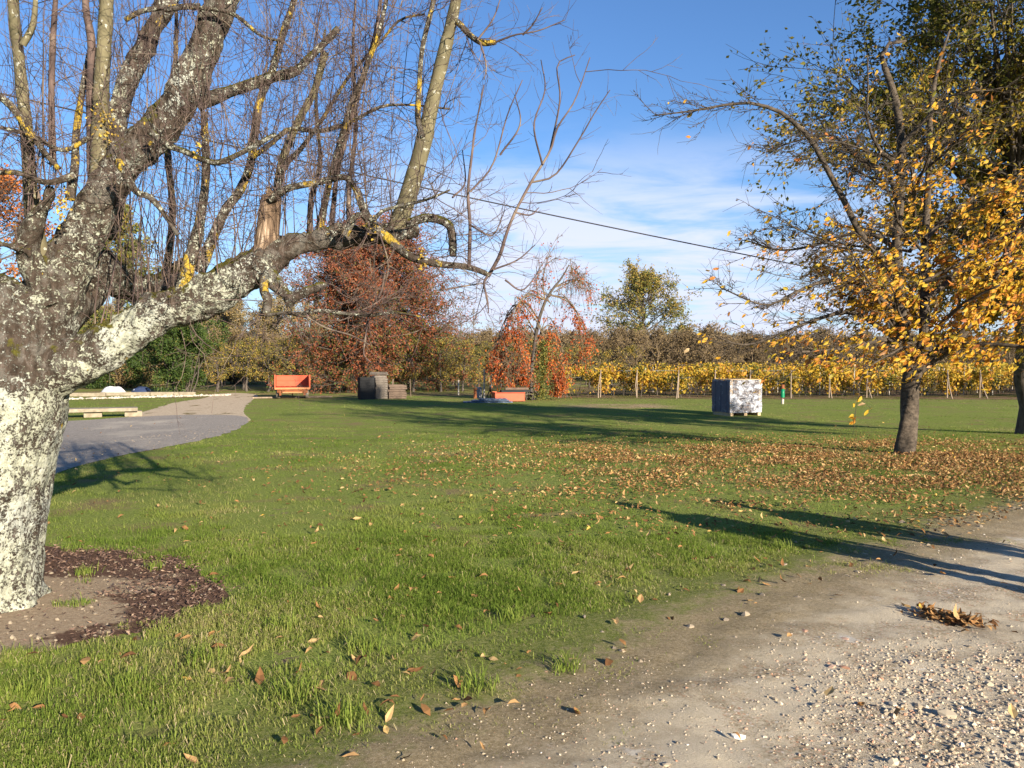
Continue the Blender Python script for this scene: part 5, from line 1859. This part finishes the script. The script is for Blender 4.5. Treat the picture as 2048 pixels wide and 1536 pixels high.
def pallet_stacks():
    rng = np.random.default_rng(91)
    me = build_pallet()
    me_b = me.copy()
    me_b.materials.clear()
    me_b.materials.append(M['brown_wood'])
    for u, v, n, mesh, rz, where, grp, sc in ((756, 798.5, 10, me, math.radians(28), 'of the tall grey tray stack', 'wooden trays of the tall stack', 0.62), (790, 798, 6, me_b, math.radians(12), 'of the low brown tray stack', 'wooden trays of the low stack', 0.86)):
        g = G(u, v)
        for k in range(n):
            o = link('wooden_tray', mesh)
            o.location = (g[0] + rng.normal(0, 0.025), g[1] + 0.7 + rng.normal(0, 0.025), g[2] + 0.005 + k * 0.131)
            o.rotation_euler = (rng.normal(0, 0.004), rng.normal(0, 0.004), rz + rng.normal(0, 0.06 if n < 8 else 0.03))
            o.scale = (sc * rng.uniform(0.97, 1.02), sc, 1)
            tag(o, f'weathered wooden tray, {ORD[n - 1 - k]} {where}', 'tray', grp)
    # black plastic trays stacked at its left
    mb = MB()
    box(mb, (0, 0, 0.01), (0.80, 0.60, 0.02))
    for sx, sy, wx, wy in ((0, -0.29, 0.80, 0.02), (0, 0.29, 0.80, 0.02), (-0.39, 0, 0.02, 0.56), (0.39, 0, 0.02, 0.56)):
        box(mb, (sx, sy, 0.085), (wx, wy, 0.13))
        box(mb, (sx * 1.03, sy * 1.035, 0.145), (wx + 0.03, wy + 0.03, 0.012))
    tm = mb.mesh('tray', M['dark_rubber'])
    g = G(729, 799.5)
    for k in range(8):
        o = link('tray', tm)
        o.location = (g[0] + rng.normal(0, 0.012), g[1] + 0.5 + rng.normal(0, 0.012), g[2] + 0.004 + 0.153 * k)
        o.rotation_euler = (0, 0, math.radians(24) + rng.normal(0, 0.02))
        tag(o, f'black plastic tray, {ORD[7 - k]} of the dark stack', 'tray', 'black trays of the dark stack')
    g = G(757, 797)
    mb = MB()
    for k in range(6):
        box(mb, (0, 0, 1.33 + 0.02 + 0.028 * k), (0.18, 1.15 - 0.03 * k, 0.026), rng.normal(0, 0.05))
    o = mb.build('board_bundle', M['grey_wood'])
    o.location = (g[0] - 0.1, g[1] + 0.75, g[2])
    o.rotation_euler = (0, 0, 1.25)
    tag(o, 'few loose grey boards lying across the top of the tall tray stack', 'boards')
    # leaning boards behind the low stack
    g = G(775, 797)
    for i, (dx, an, lab) in enumerate(((0.0, 0.10, 'grey plank standing upright between the two tray stacks'), (1.15, -0.05, 'thin stake standing behind the low tray stack'))):
        mb = MB()
        box(mb, (0, 0, 0.55), (0.09 if i == 0 else 0.04, 0.03, 1.1))
        o = mb.build('plank' if i == 0 else 'stake', M['brown_wood'])
        o.location = (g[0] + dx, g[1] + 1.5, g[2] - 0.02)
        o.rotation_euler = (0.05, an, 0.2)
        tag(o, lab, 'plank' if i == 0 else 'stake')


pallet_stacks()


def build_crate():
    g = G(1460, 832.5)
    rz = math.radians(20)
    root = empty('wrapped_crate', g, rz)
    tag(root, 'tall pallet crate wrapped in shiny white plastic film standing alone on the lawn', 'crate')
    A, B, H = 1.40, 1.16, 1.36                     # right face, left face, height; the near corner is the origin
    mb = MB()
    for x in (0.09, A / 2, A - 0.09):
        box(mb, (x, B / 2, 0.05), (0.13, B, 0.10))
    o = mb.build('skids', M['tan_wood'], root)
    for x in (0.06, A - 0.06):
        for y in (0.06, B - 0.06):
            mb = MB()
            box(mb, (x, y, 0.10 + (H - 0.10) / 2), (0.11, 0.11, H - 0.10))
            bevel(mb.build('corner_post', M['tan_wood'], root), 0.006)
    for nm, cx, cy, sx, sy in (('slatted_side', A / 2, 0.035, A - 0.24, 0.025), ('slatted_side', A / 2, B - 0.035, A - 0.24, 0.025), ('slatted_end', 0.035, B / 2, 0.025, B - 0.24), ('slatted_end', A - 0.035, B / 2, 0.025, B - 0.24)):
        mb = MB()
        for k in range(9):
            box(mb, (cx, cy, 0.19 + k * 0.135), (sx, sy, 0.105), 0, 0, None)
        mb.build(nm, M['brown_wood'], root)
    mb = MB()
    for k in range(4):
        box(mb, (0.0 + A * (k + 0.5) / 4, B / 2, H + 0.012), (A / 4 - 0.015, B - 0.01, 0.022))
    mb.build('lid', M['tan_wood'], root)
    # film: four crumpled sheets round the crate
    t = NT('stretch_film')
    uv = t.obj()
    n1 = t.noise(3.2, 6, 0.65, t.scaled(uv, (1.0, 1.0, 1.6)), 0.8)
    w1 = t.n.new('ShaderNodeTexWave')
    w1.inputs['Scale'].default_value = 1.6
    w1.inputs['Distortion'].default_value = 9.0
    w1.inputs['Detail'].default_value = 3
    w1.bands_direction = 'DIAGONAL'
    t.l.new(uv, w1.inputs['Vector'])
    t.color(t.ramp(n1, [(0.34, (0.09, 0.10, 0.14)), (0.5, (0.22, 0.23, 0.28)), (0.66, (0.40, 0.41, 0.46))]))
    t.b.inputs['Roughness'].default_value = 0.22
    t.b.inputs['Specular IOR Level'].default_value = 0.6
    t.bump(t.math('ADD', t.math('MULTIPLY', w1.outputs['Fac'], 0.5), t.noise(9, 5, 0.6, uv, 1.0)), 0.8, 0.03)
    tr = t.n.new('ShaderNodeBsdfTransparent')
    mx = t.n.new('ShaderNodeMixShader')
    op = t.math('MULTIPLY', t.step(n1, 0.36, 0.60), 0.72)
    op = t.math('ADD', op, t.math('MULTIPLY', t.step(w1.outputs['Fac'], 0.45, 0.85), 0.22), True)
    t.l.new(t.math('ADD', op, 0.12, True), mx.inputs[0])
    t.l.new(tr.outputs[0], mx.inputs[1])
    t.l.new(t.b.outputs[0], mx.inputs[2])
    t.l.new(mx.outputs[0], t.out.inputs[0])
    mb = MB()
    rng = np.random.default_rng(3)
    cs = [(-0.012, -0.012), (A + 0.012, -0.012), (A + 0.012, B + 0.012), (-0.012, B + 0.012)]
    dk = MB()  # added navy layer that darkens the shaded left face further
    box(dk, (-0.022, B / 2, 0.13 + (H - 0.17) / 2), (0.012, B - 0.04, H - 0.17))
    for k_ in range(3):
        box(dk, (-0.034, B * (0.2 + 0.3 * k_), 0.13 + (H - 0.17) / 2), (0.012, 0.05, H - 0.19))
    dk.build('shade_sheet', M['navy_shade'], root)
    ring = []
    for k in range(4):
        a, b = np.array(cs[k]), np.array(cs[(k + 1) % 4])
        ring += [a + (b - a) * s for s in np.linspace(0, 1, 17)[:-1]]
    ring = np.array(ring)
    zs = np.linspace(0.12, H - 0.01, 20)
    ctr = np.array([A / 2, B / 2])
    V = []
    for z in zs:
        nn = fbm(np.c_[ring * 5, np.full(len(ring), z * 5)], 4, 3) - 0.5
        V.append(np.c_[ring + norm(ring - ctr) * (np.abs(nn) * 0.05)[:, None], np.full(len(ring), z)])
    V = np.concatenate(V)
    i = np.arange(len(V)).reshape(len(zs), len(ring))
    Q = np.stack([i[:-1], np.roll(i, -1, 1)[:-1], np.roll(i, -1, 1)[1:], i[1:]], -1).reshape(-1, 4)
    mb.add(V, Q).build('plastic_film', t.m, root, False)


build_crate()


def build_small_things():
    rng = np.random.default_rng(29)

    def one(name, mat, f, loc, rz, label, cat, bev=0.006, group=None):
        mb = MB()
        f(mb)
        o = mb.build(name, M[mat])
        o.location = [float(v) for v in loc]
        o.rotation_euler = (0, 0, rz)
        if bev:
            bevel(o, bev)
        return tag(o, label, cat, group)
    # orange loader bucket with dark timbers across it
    g = G(1020, 803)
    root = empty('loader_bucket', g, math.radians(14))
    tag(root, 'open orange steel box lying on the grass under the creeper tree', 'box')
    for nm, c, s in (('front_plate', (0, 0, 0.24), (1.55, 0.03, 0.44)), ('back_plate', (0, 0.8, 0.26), (1.55, 0.03, 0.48)), ('floor_plate', (0, 0.4, 0.03), (1.55, 0.78, 0.03))):
        mb = MB()
        box(mb, c, s)
        if nm == 'front_plate':
            box(mb, (0, -0.02, 0.45), (1.6, 0.07, 0.04))
        bevel(mb.build(nm, M['orange_paint'], root), 0.006)
    for s in (-1, 1):
        mb = MB()
        box(mb, (s * 0.79, 0.4, 0.25), (0.03, 0.84, 0.47))
        bevel(mb.build('side_plate', M['orange_paint'], root), 0.006)
    for k, (dx, dy, dz, L, rz, lab) in enumerate(((0.25, 0.25, 0.53, 1.5, 0.05, 'front dark timber lying across the orange steel box'), (0.32, 0.42, 0.54, 1.6, -0.04, 'middle dark timber on the orange steel box'), (0.2, 0.58, 0.535, 1.5, 0.02, 'rear dark timber on the orange steel box'), (0.35, 0.38, 0.66, 1.3, 0.10, 'topmost dark timber, laid over the other three on the box'))):
        one('timber', 'brown_wood' if k == 3 else 'dark_rubber', lambda m, L=L: box(m, (0, 0, 0), (L, 0.14, 0.11)), g + np.array([dx, dy, dz]), math.radians(14) + rz, lab, 'timber', 0.01, 'dark timbers on the orange box')
    # rough pile of broken wood right of it
    mb = MB()
    for k in range(22):
        box(mb, (rng.normal(0, 0.3), rng.normal(0, 0.2), rng.uniform(0.05, 0.55)), (rng.uniform(0.3, 0.7), 0.05, 0.05), rng.uniform(0, 3.1), 0, ('y', rng.normal(0, 0.5)))
    o = mb.build('wood_pile', M['dark_bark'])
    gg = G(1058, 800)
    o.location = [float(v) for v in gg]
    tag(o, 'heap of broken dark sticks at the right end of the orange box', 'wood pile')
    # dark blue sheets on the ground
    g2 = G(975, 806)
    for k, (w, d, lab) in enumerate(((2.5, 1.1, 'largest slate blue metal sheet lying flat, lowest of its pile'), (1.9, 0.9, 'slate blue metal sheet in the middle of the flat pile'), (1.4, 0.7, 'smallest slate blue metal sheet on top of the flat pile'))):
        def f(m, w=w, d=d):
            n = 12
            for q in range(n):
                box(m, (-w / 2 + (q + 0.5) * w / n, 0, 0.03 + 0.012 * (q % 2)), (w / n - 0.002, d, 0.05))
        one('metal_sheet', 'slate_blue', f, g2 + np.array([0.12 * k, 0.55 + 0.05 * k, 0.07 * k]), 0.05 + 0.06 * k, lab, 'sheet', 0, 'flat blue sheets by the orange box')
    # tall pale post, short post, black pump, grey drum
    gp = G(967, 798)
    one('pale_post', 'pale_post', lambda m: tubes(m, [[(0, 0, -0.1), (0.01, 0, 0.8), (0.03, 0, 1.68)]], [[.05, .048, .044]], 9), gp + np.array([0, 0.9, 0]), 0, 'pale wooden post standing tall behind the blue sheets', 'post', 0)
    gp = G(917, 790)
    one('pale_post', 'pale_post', lambda m: tubes(m, [[(0, 0, -0.1), (0, 0, 0.4), (0.01, 0, 0.95)]], [[.045, .04, .04]], 9), gp, 0, 'short pale stake left of the blue sheets', 'post', 0)
    gp = G(957, 797)
    root = empty('steel_drum', gp + np.array([0, 0.9, 0]))
    tag(root, 'upright grey steel drum beside the tall pale post', 'drum')
    mb = MB()
    prof = [(0.0, 0.0), (0.16, 0.0), (0.16, 0.18), (0.172, 0.19), (0.16, 0.20), (0.16, 0.40), (0.172, 0.41), (0.16, 0.42), (0.16, 0.60), (0.15, 0.615), (0.0, 0.61)]
    a = np.arange(20) / 20 * 2 * np.pi
    V = np.concatenate([np.c_[r * np.cos(a), r * np.sin(a), np.full(20, z)] for r, z in prof])
    i = np.arange(len(V)).reshape(len(prof), 20)
    mb.add(V, np.stack([i[:-1], np.roll(i, -1, 1)[:-1], np.roll(i, -1, 1)[1:], i[1:]], -1).reshape(-1, 4))
    mb.build('barrel', M['grey_metal'], root, False)
    gp = G(949, 798)
    one('dark_stump', 'rust', lambda m: (tubes(m, [[(0, 0, -0.05), (0.01, 0, 0.3), (0, 0, 0.52)]], [[.10, .085, .09]], 9), box(m, (0.02, 0, 0.53), (0.24, 0.1, 0.06), 0.4)), gp + np.array([0, 0.8, 0]), 0, 'short rusty stub standing left of the grey drum', 'stub', 0)
    gp = G(980, 797)
    root = empty('hand_pump', gp + np.array([0, 0.5, 0]))
    tag(root, 'black iron machine part with bent handle leaning by the orange box', 'machine part')
    mb = MB()
    tubes(mb, [[(0.16, 0, 0), (0.08, 0, 0.3), (0, 0, 0.55)], [(-0.2, 0, 0), (-0.1, 0, 0.3), (0, 0, 0.55)], [(0.0, 0.2, 0), (0, 0.1, 0.3), (0, 0, 0.55)]], np.full((3, 3), 0.03), 7)
    mb.build('leg_frame', M['black_metal'], root, True)
    mb = MB()
    disc(mb, (0, 0, 0.52), 0.11, 0.09)
    mb.build('flywheel', M['black_metal'], root, True)
    mb = MB()
    tubes(mb, [[(0, 0, 0.55), (0.03, 0, 0.68), (-0.06, 0, 0.75)]], np.full((1, 3), 0.02), 7)
    mb.build('handle', M['white_plastic'], root, True)
    # standpipe by the vineyard
    gp = G(1565, 808)
    root = empty('standpipe', gp)
    tag(root, 'green pipe marker with white foot standing at the edge of the vineyard', 'standpipe')
    for nm, mat, z0, z1, r in (('foot', 'pale_post', -0.05, 0.24, 0.065), ('stem', 'post_wood', 0.24, 0.32, 0.03), ('sleeve', 'green_plastic', 0.32, 0.74, 0.10), ('cap', 'rust', 0.74, 0.95, 0.085)):
        mb = MB()
        tubes(mb, [[(0, 0, z0), (0, 0, (z0 + z1) / 2), (0.015, 0, z1)]], [[r, r, r * 0.9]], 12)
        mb.build(nm, M[mat], root, True)
    # tarpaulin heaps, planks, slab, rubble at the far left
    def heap(name, mat, c, s, label, cat, seed):
        bm = bmesh.new()
        bmesh.ops.create_icosphere(bm, subdivisions=4, radius=1)
        V = np.array([v.co[:] for v in bm.verts])
        T = np.array([[v.index for v in f.verts] for f in bm.faces])
        bm.free()
        V = V * (0.75 + 0.6 * (fbm(V * 1.6, seed, 4))[:, None])
        V[:, 2] = np.maximum(V[:, 2], -0.05)
        mb = MB().add(V * np.array(s), None, T)
        o = mb.build(name, M[mat], None, True)
        o.location = [float(v) for v in c]
        tag(o, label, cat)
    M['blue_tarp'] = paint('dark_blue_tarp', (0.03, 0.045, 0.10), 0.35, (0.55, 0.58, 0.62), 0.62, 4)
    g3 = G(228, 789)
    heap('white_tarp', 'white_plastic', g3, (0.75, 0.6, 0.52), 'crumpled white tarpaulin heaped in front of the dark shrub', 'tarpaulin', 4)
    g3 = G(277, 787)
    heap('blue_tarp', 'blue_tarp', g3 + np.array([0, 0.4, 0]), (0.6, 0.5, 0.42), 'dark blue tarpaulin bundle with white folds beside the white one', 'tarpaulin', 9)
    for k, (u, v, L, lab) in enumerate(((180, 792, 2.6, 'pale concrete beam lying left of the white tarpaulin'), (262, 790.5, 3.0, 'pale concrete beam lying under the tarpaulins'), (345, 790, 3.4, 'low pale concrete beam by the dense green bush'))):
        gb = G(u, v)
        one('concrete_beam', 'concrete', lambda m, L=L: box(m, (0, 0, 0.11), (L, 0.25, 0.22)), gb - np.array([0, 0.75, 0]), 0.05, lab, 'beam', 0.02, 'low concrete beams')
    mb = MB()
    n = 420
    s = rng.random(n)
    a, b_ = G(135, 799), G(455, 791)
    c = a + (b_ - a) * s[:, None] + np.c_[rng.normal(0, 0.15, n), rng.normal(0, 0.3, n), np.zeros(n)]
    c[:, 2] = zg(c[:, 0], c[:, 1]) + 0.03
    stones(mb, rng, c, rng.uniform(0.03, 0.12, n), None, 0.6)
    tag(mb.build('rubble', M['white_rubble']), 'line of pale broken rubble along the edge of the grass', 'rubble', None, 'stuff')
    ga, gb = G(100, 838), G(262, 834)
    dv = gb - ga
    L = float(np.linalg.norm(dv[:2])) + 1.6
    rz = math.atan2(dv[1], dv[0])
    ctr = gb - np.array([math.cos(rz), math.sin(rz), 0]) * L / 2
    one('concrete_slab', 'concrete', lambda m: (box(m, (0, 0, 0.27), (L, 0.95, 0.13))), ctr + np.array([0, 0.55, 0]), rz, 'long pale concrete slab raised on blocks beside the driveway', 'slab', 0.02)
    for k, (fx, lab) in enumerate(((0.14, 'concrete block under the middle of the long slab'), (0.46, 'concrete block under the right end of the long slab'), (-0.4, 'concrete block under the left end of the long slab'))):
        one('support_block', 'concrete', lambda m: box(m, (0, 0, 0.10), (0.6, 0.7, 0.20)), ctr + np.array([math.cos(rz) * L * fx, math.sin(rz) * L * fx + 0.6, 0]), rz, lab, 'block', 0.02)
    # long pole lying behind the trailer
    ga, gb = G(505, 797.5), G(655, 797)
    gb = gb + np.array([0, 1.2, 0])
    one('long_pole', 'post_wood', lambda m: tubes(m, [[tuple(np.array([0, 0, 0.05])), tuple((gb - ga) / 2 + np.array([0, 0, 0.05])), tuple(gb - ga + np.array([0, 0, 0.05]))]], [[.05, .045, .04]], 8), ga, 0, 'long pale pole lying on the grass under the trailer', 'pole', 0)
    # cable across the sky
    A_, B_ = P(400, 255, 14.0), P(2066, 617, 21.2)
    A_ = A_ + (A_ - B_) * 0.45
    tt = np.linspace(0, 1, 60)[:, None]
    c = A_ + (B_ - A_) * tt - np.array([0, 0, 0.22]) * 4 * tt * (1 - tt)
    mb = MB()
    tubes(mb, c, np.full(60, 0.013), 6)
    tag(mb.build('overhead_cable', M['cable'], None, True), 'black overhead cable sagging across the sky between the trees', 'cable')


build_small_things()


# ------------------------------------------------------------------ the two people whose shadows fall across the lawn
def build_person(loc, face, jacket, label, H, stance):
    """A standing adult: one skinned body; clothes are zones of it, hair a child."""
    s = H / 1.75
    J = {'pelvis': (0, 0, .95, .175), 'waist': (0, 0, 1.10, .175), 'chest': (0, .0, 1.30, .20), 'neck0': (0, 0, 1.47, .10), 'neck': (0, .01, 1.53, .058), 'head': (0, .02, 1.62, .092), 'crown': (0, .015, 1.70, .082)}
    E = [('pelvis', 'waist'), ('waist', 'chest'), ('chest', 'neck0'), ('neck0', 'neck'), ('neck', 'head'), ('head', 'crown')]
    for sd, k in ((-1, 'l'), (1, 'r')):
        x = stance
        J.update({f'hip{k}': (sd * .10, 0, .88, .112), f'knee{k}': (sd * (.09 + x * .5), .01, .49, .076), f'ank{k}': (sd * (.09 + x), -.01, .09, .056), f'heel{k}': (sd * (.09 + x), -.03, .05, .045), f'toe{k}': (sd * (.10 + x), .16, .035, .038),
                  f'sh{k}': (sd * .20, 0, 1.40, .088), f'el{k}': (sd * .255, -.02, 1.13, .062), f'wr{k}': (sd * .23, .06, .89, .036), f'palm{k}': (sd * .225, .085, .82, .034)})
        E += [('pelvis', f'hip{k}'), (f'hip{k}', f'knee{k}'), (f'knee{k}', f'ank{k}'), (f'ank{k}', f'heel{k}'), (f'heel{k}', f'toe{k}'), ('chest', f'sh{k}'), (f'sh{k}', f'el{k}'), (f'el{k}', f'wr{k}'), (f'wr{k}', f'palm{k}')]
        for f_, (fx, ln) in enumerate(((-.028, .060), (-.010, .072), (.010, .068), (.027, .052))):
            J[f'f{k}{f_}a'] = (sd * (.225 - .005), .085 + fx, .785, .0095)
            J[f'f{k}{f_}b'] = (sd * (.225 - .012), .085 + fx + .004, .785 - ln, .0085)
            E += [(f'palm{k}', f'f{k}{f_}a'), (f'f{k}{f_}a', f'f{k}{f_}b')]
        J[f't{k}a'] = (sd * .205, .118, .83, .010)
        J[f't{k}b'] = (sd * .198, .135, .79, .009)
        E += [(f'palm{k}', f't{k}a'), (f't{k}a', f't{k}b')]
    J['nose'] = (0, .118, 1.615, .014)
    E.append(('head', 'nose'))
    names = list(J)
    idx = {n: i for i, n in enumerate(names)}
    me = bpy.data.meshes.new('body')
    me.from_pydata([tuple(c * s for c in J[n][:3]) for n in names], [(idx[a], idx[b]) for a, b in E], [])
    o = bpy.data.objects.new('person', me)
    COL.objects.link(o)
    sk = o.modifiers.new('skin', 'SKIN')
    sk.use_smooth_shade = True
    me = o.data
    if not me.skin_vertices:
        me.attributes.new('tmp', 'FLOAT', 'POINT')
    lay = me.skin_vertices[0].data if me.skin_vertices else None
    if lay is None:
        bm = bmesh.new()
        bm.from_mesh(me)
        sl = bm.verts.layers.skin.verify()
        for i, v in enumerate(bm.verts):
            r = J[names[i]][3] * s
            v[sl].radius = (r, r)
            v[sl].use_root = (i == 0)
        bm.to_mesh(me)
        bm.free()
    else:
        for i, d in enumerate(lay):
            d.radius = (J[names[i]][3] * s,) * 2
            d.use_root = i == 0
    sb = o.modifiers.new('sub', 'SUBSURF')
    sb.levels = sb.render_levels = 2
    dg = bpy.context.evaluated_depsgraph_get()
    m2 = bpy.data.meshes.new_from_object(o.evaluated_get(dg))
    o.modifiers.clear()
    o.data = m2
    for mt in (M['skin'], M[jacket], M['jeans'], M['shoe']):
        m2.materials.append(mt)
    for p in m2.polygons:
        z, x = p.center.z / s, abs(p.center.x / s)
        p.material_index = 3 if z < .10 else (2 if z < .93 and x < .185 else (1 if .87 < z < 1.51 else 0))
        p.use_smooth = True
    bm = bmesh.new()
    bmesh.ops.create_uvsphere(bm, u_segments=20, v_segments=12, radius=1)
    for v in list(bm.verts):
        v.co.x *= .098 * s
        v.co.y *= .108 * s
        v.co.z *= .105 * s
    bmesh.ops.delete(bm, geom=[v for v in bm.verts if v.co.z < -.02 and v.co.y > -.03], context='VERTS')
    for v in bm.verts:
        v.co += Vector((0, .0, 1.685)) * s
    hm = bpy.data.meshes.new('hair')
    bm.to_mesh(hm)
    bm.free()
    hm.materials.append(M['brown_hair'])
    link('hair', hm, o)
    o.location = loc
    o.rotation_euler = (0, 0, face)
    tag(o, label, 'person', 'people standing beside the track')
    return o


SHADOW = np.array([-0.556, 0.831])


def person_at(uv_crotch, H, jacket, label, stance):
    g = G(*uv_crotch)
    foot = g[:2] - SHADOW * (0.50 * H / math.tan(math.radians(SUN_EL)))
    build_person((float(foot[0]), float(foot[1]), 0.006), math.radians(30), jacket, label, H, stance)


person_at((1722, 1108), 1.86, 'navy_jacket', 'person in navy jacket and jeans, the one nearer the camera, casting the nearer long shadow', 0.05)
person_at((1930, 1092), 1.75, 'green_jacket', 'person in dark green jacket and jeans, farther from the camera, casting the farther shadow', 0.03)
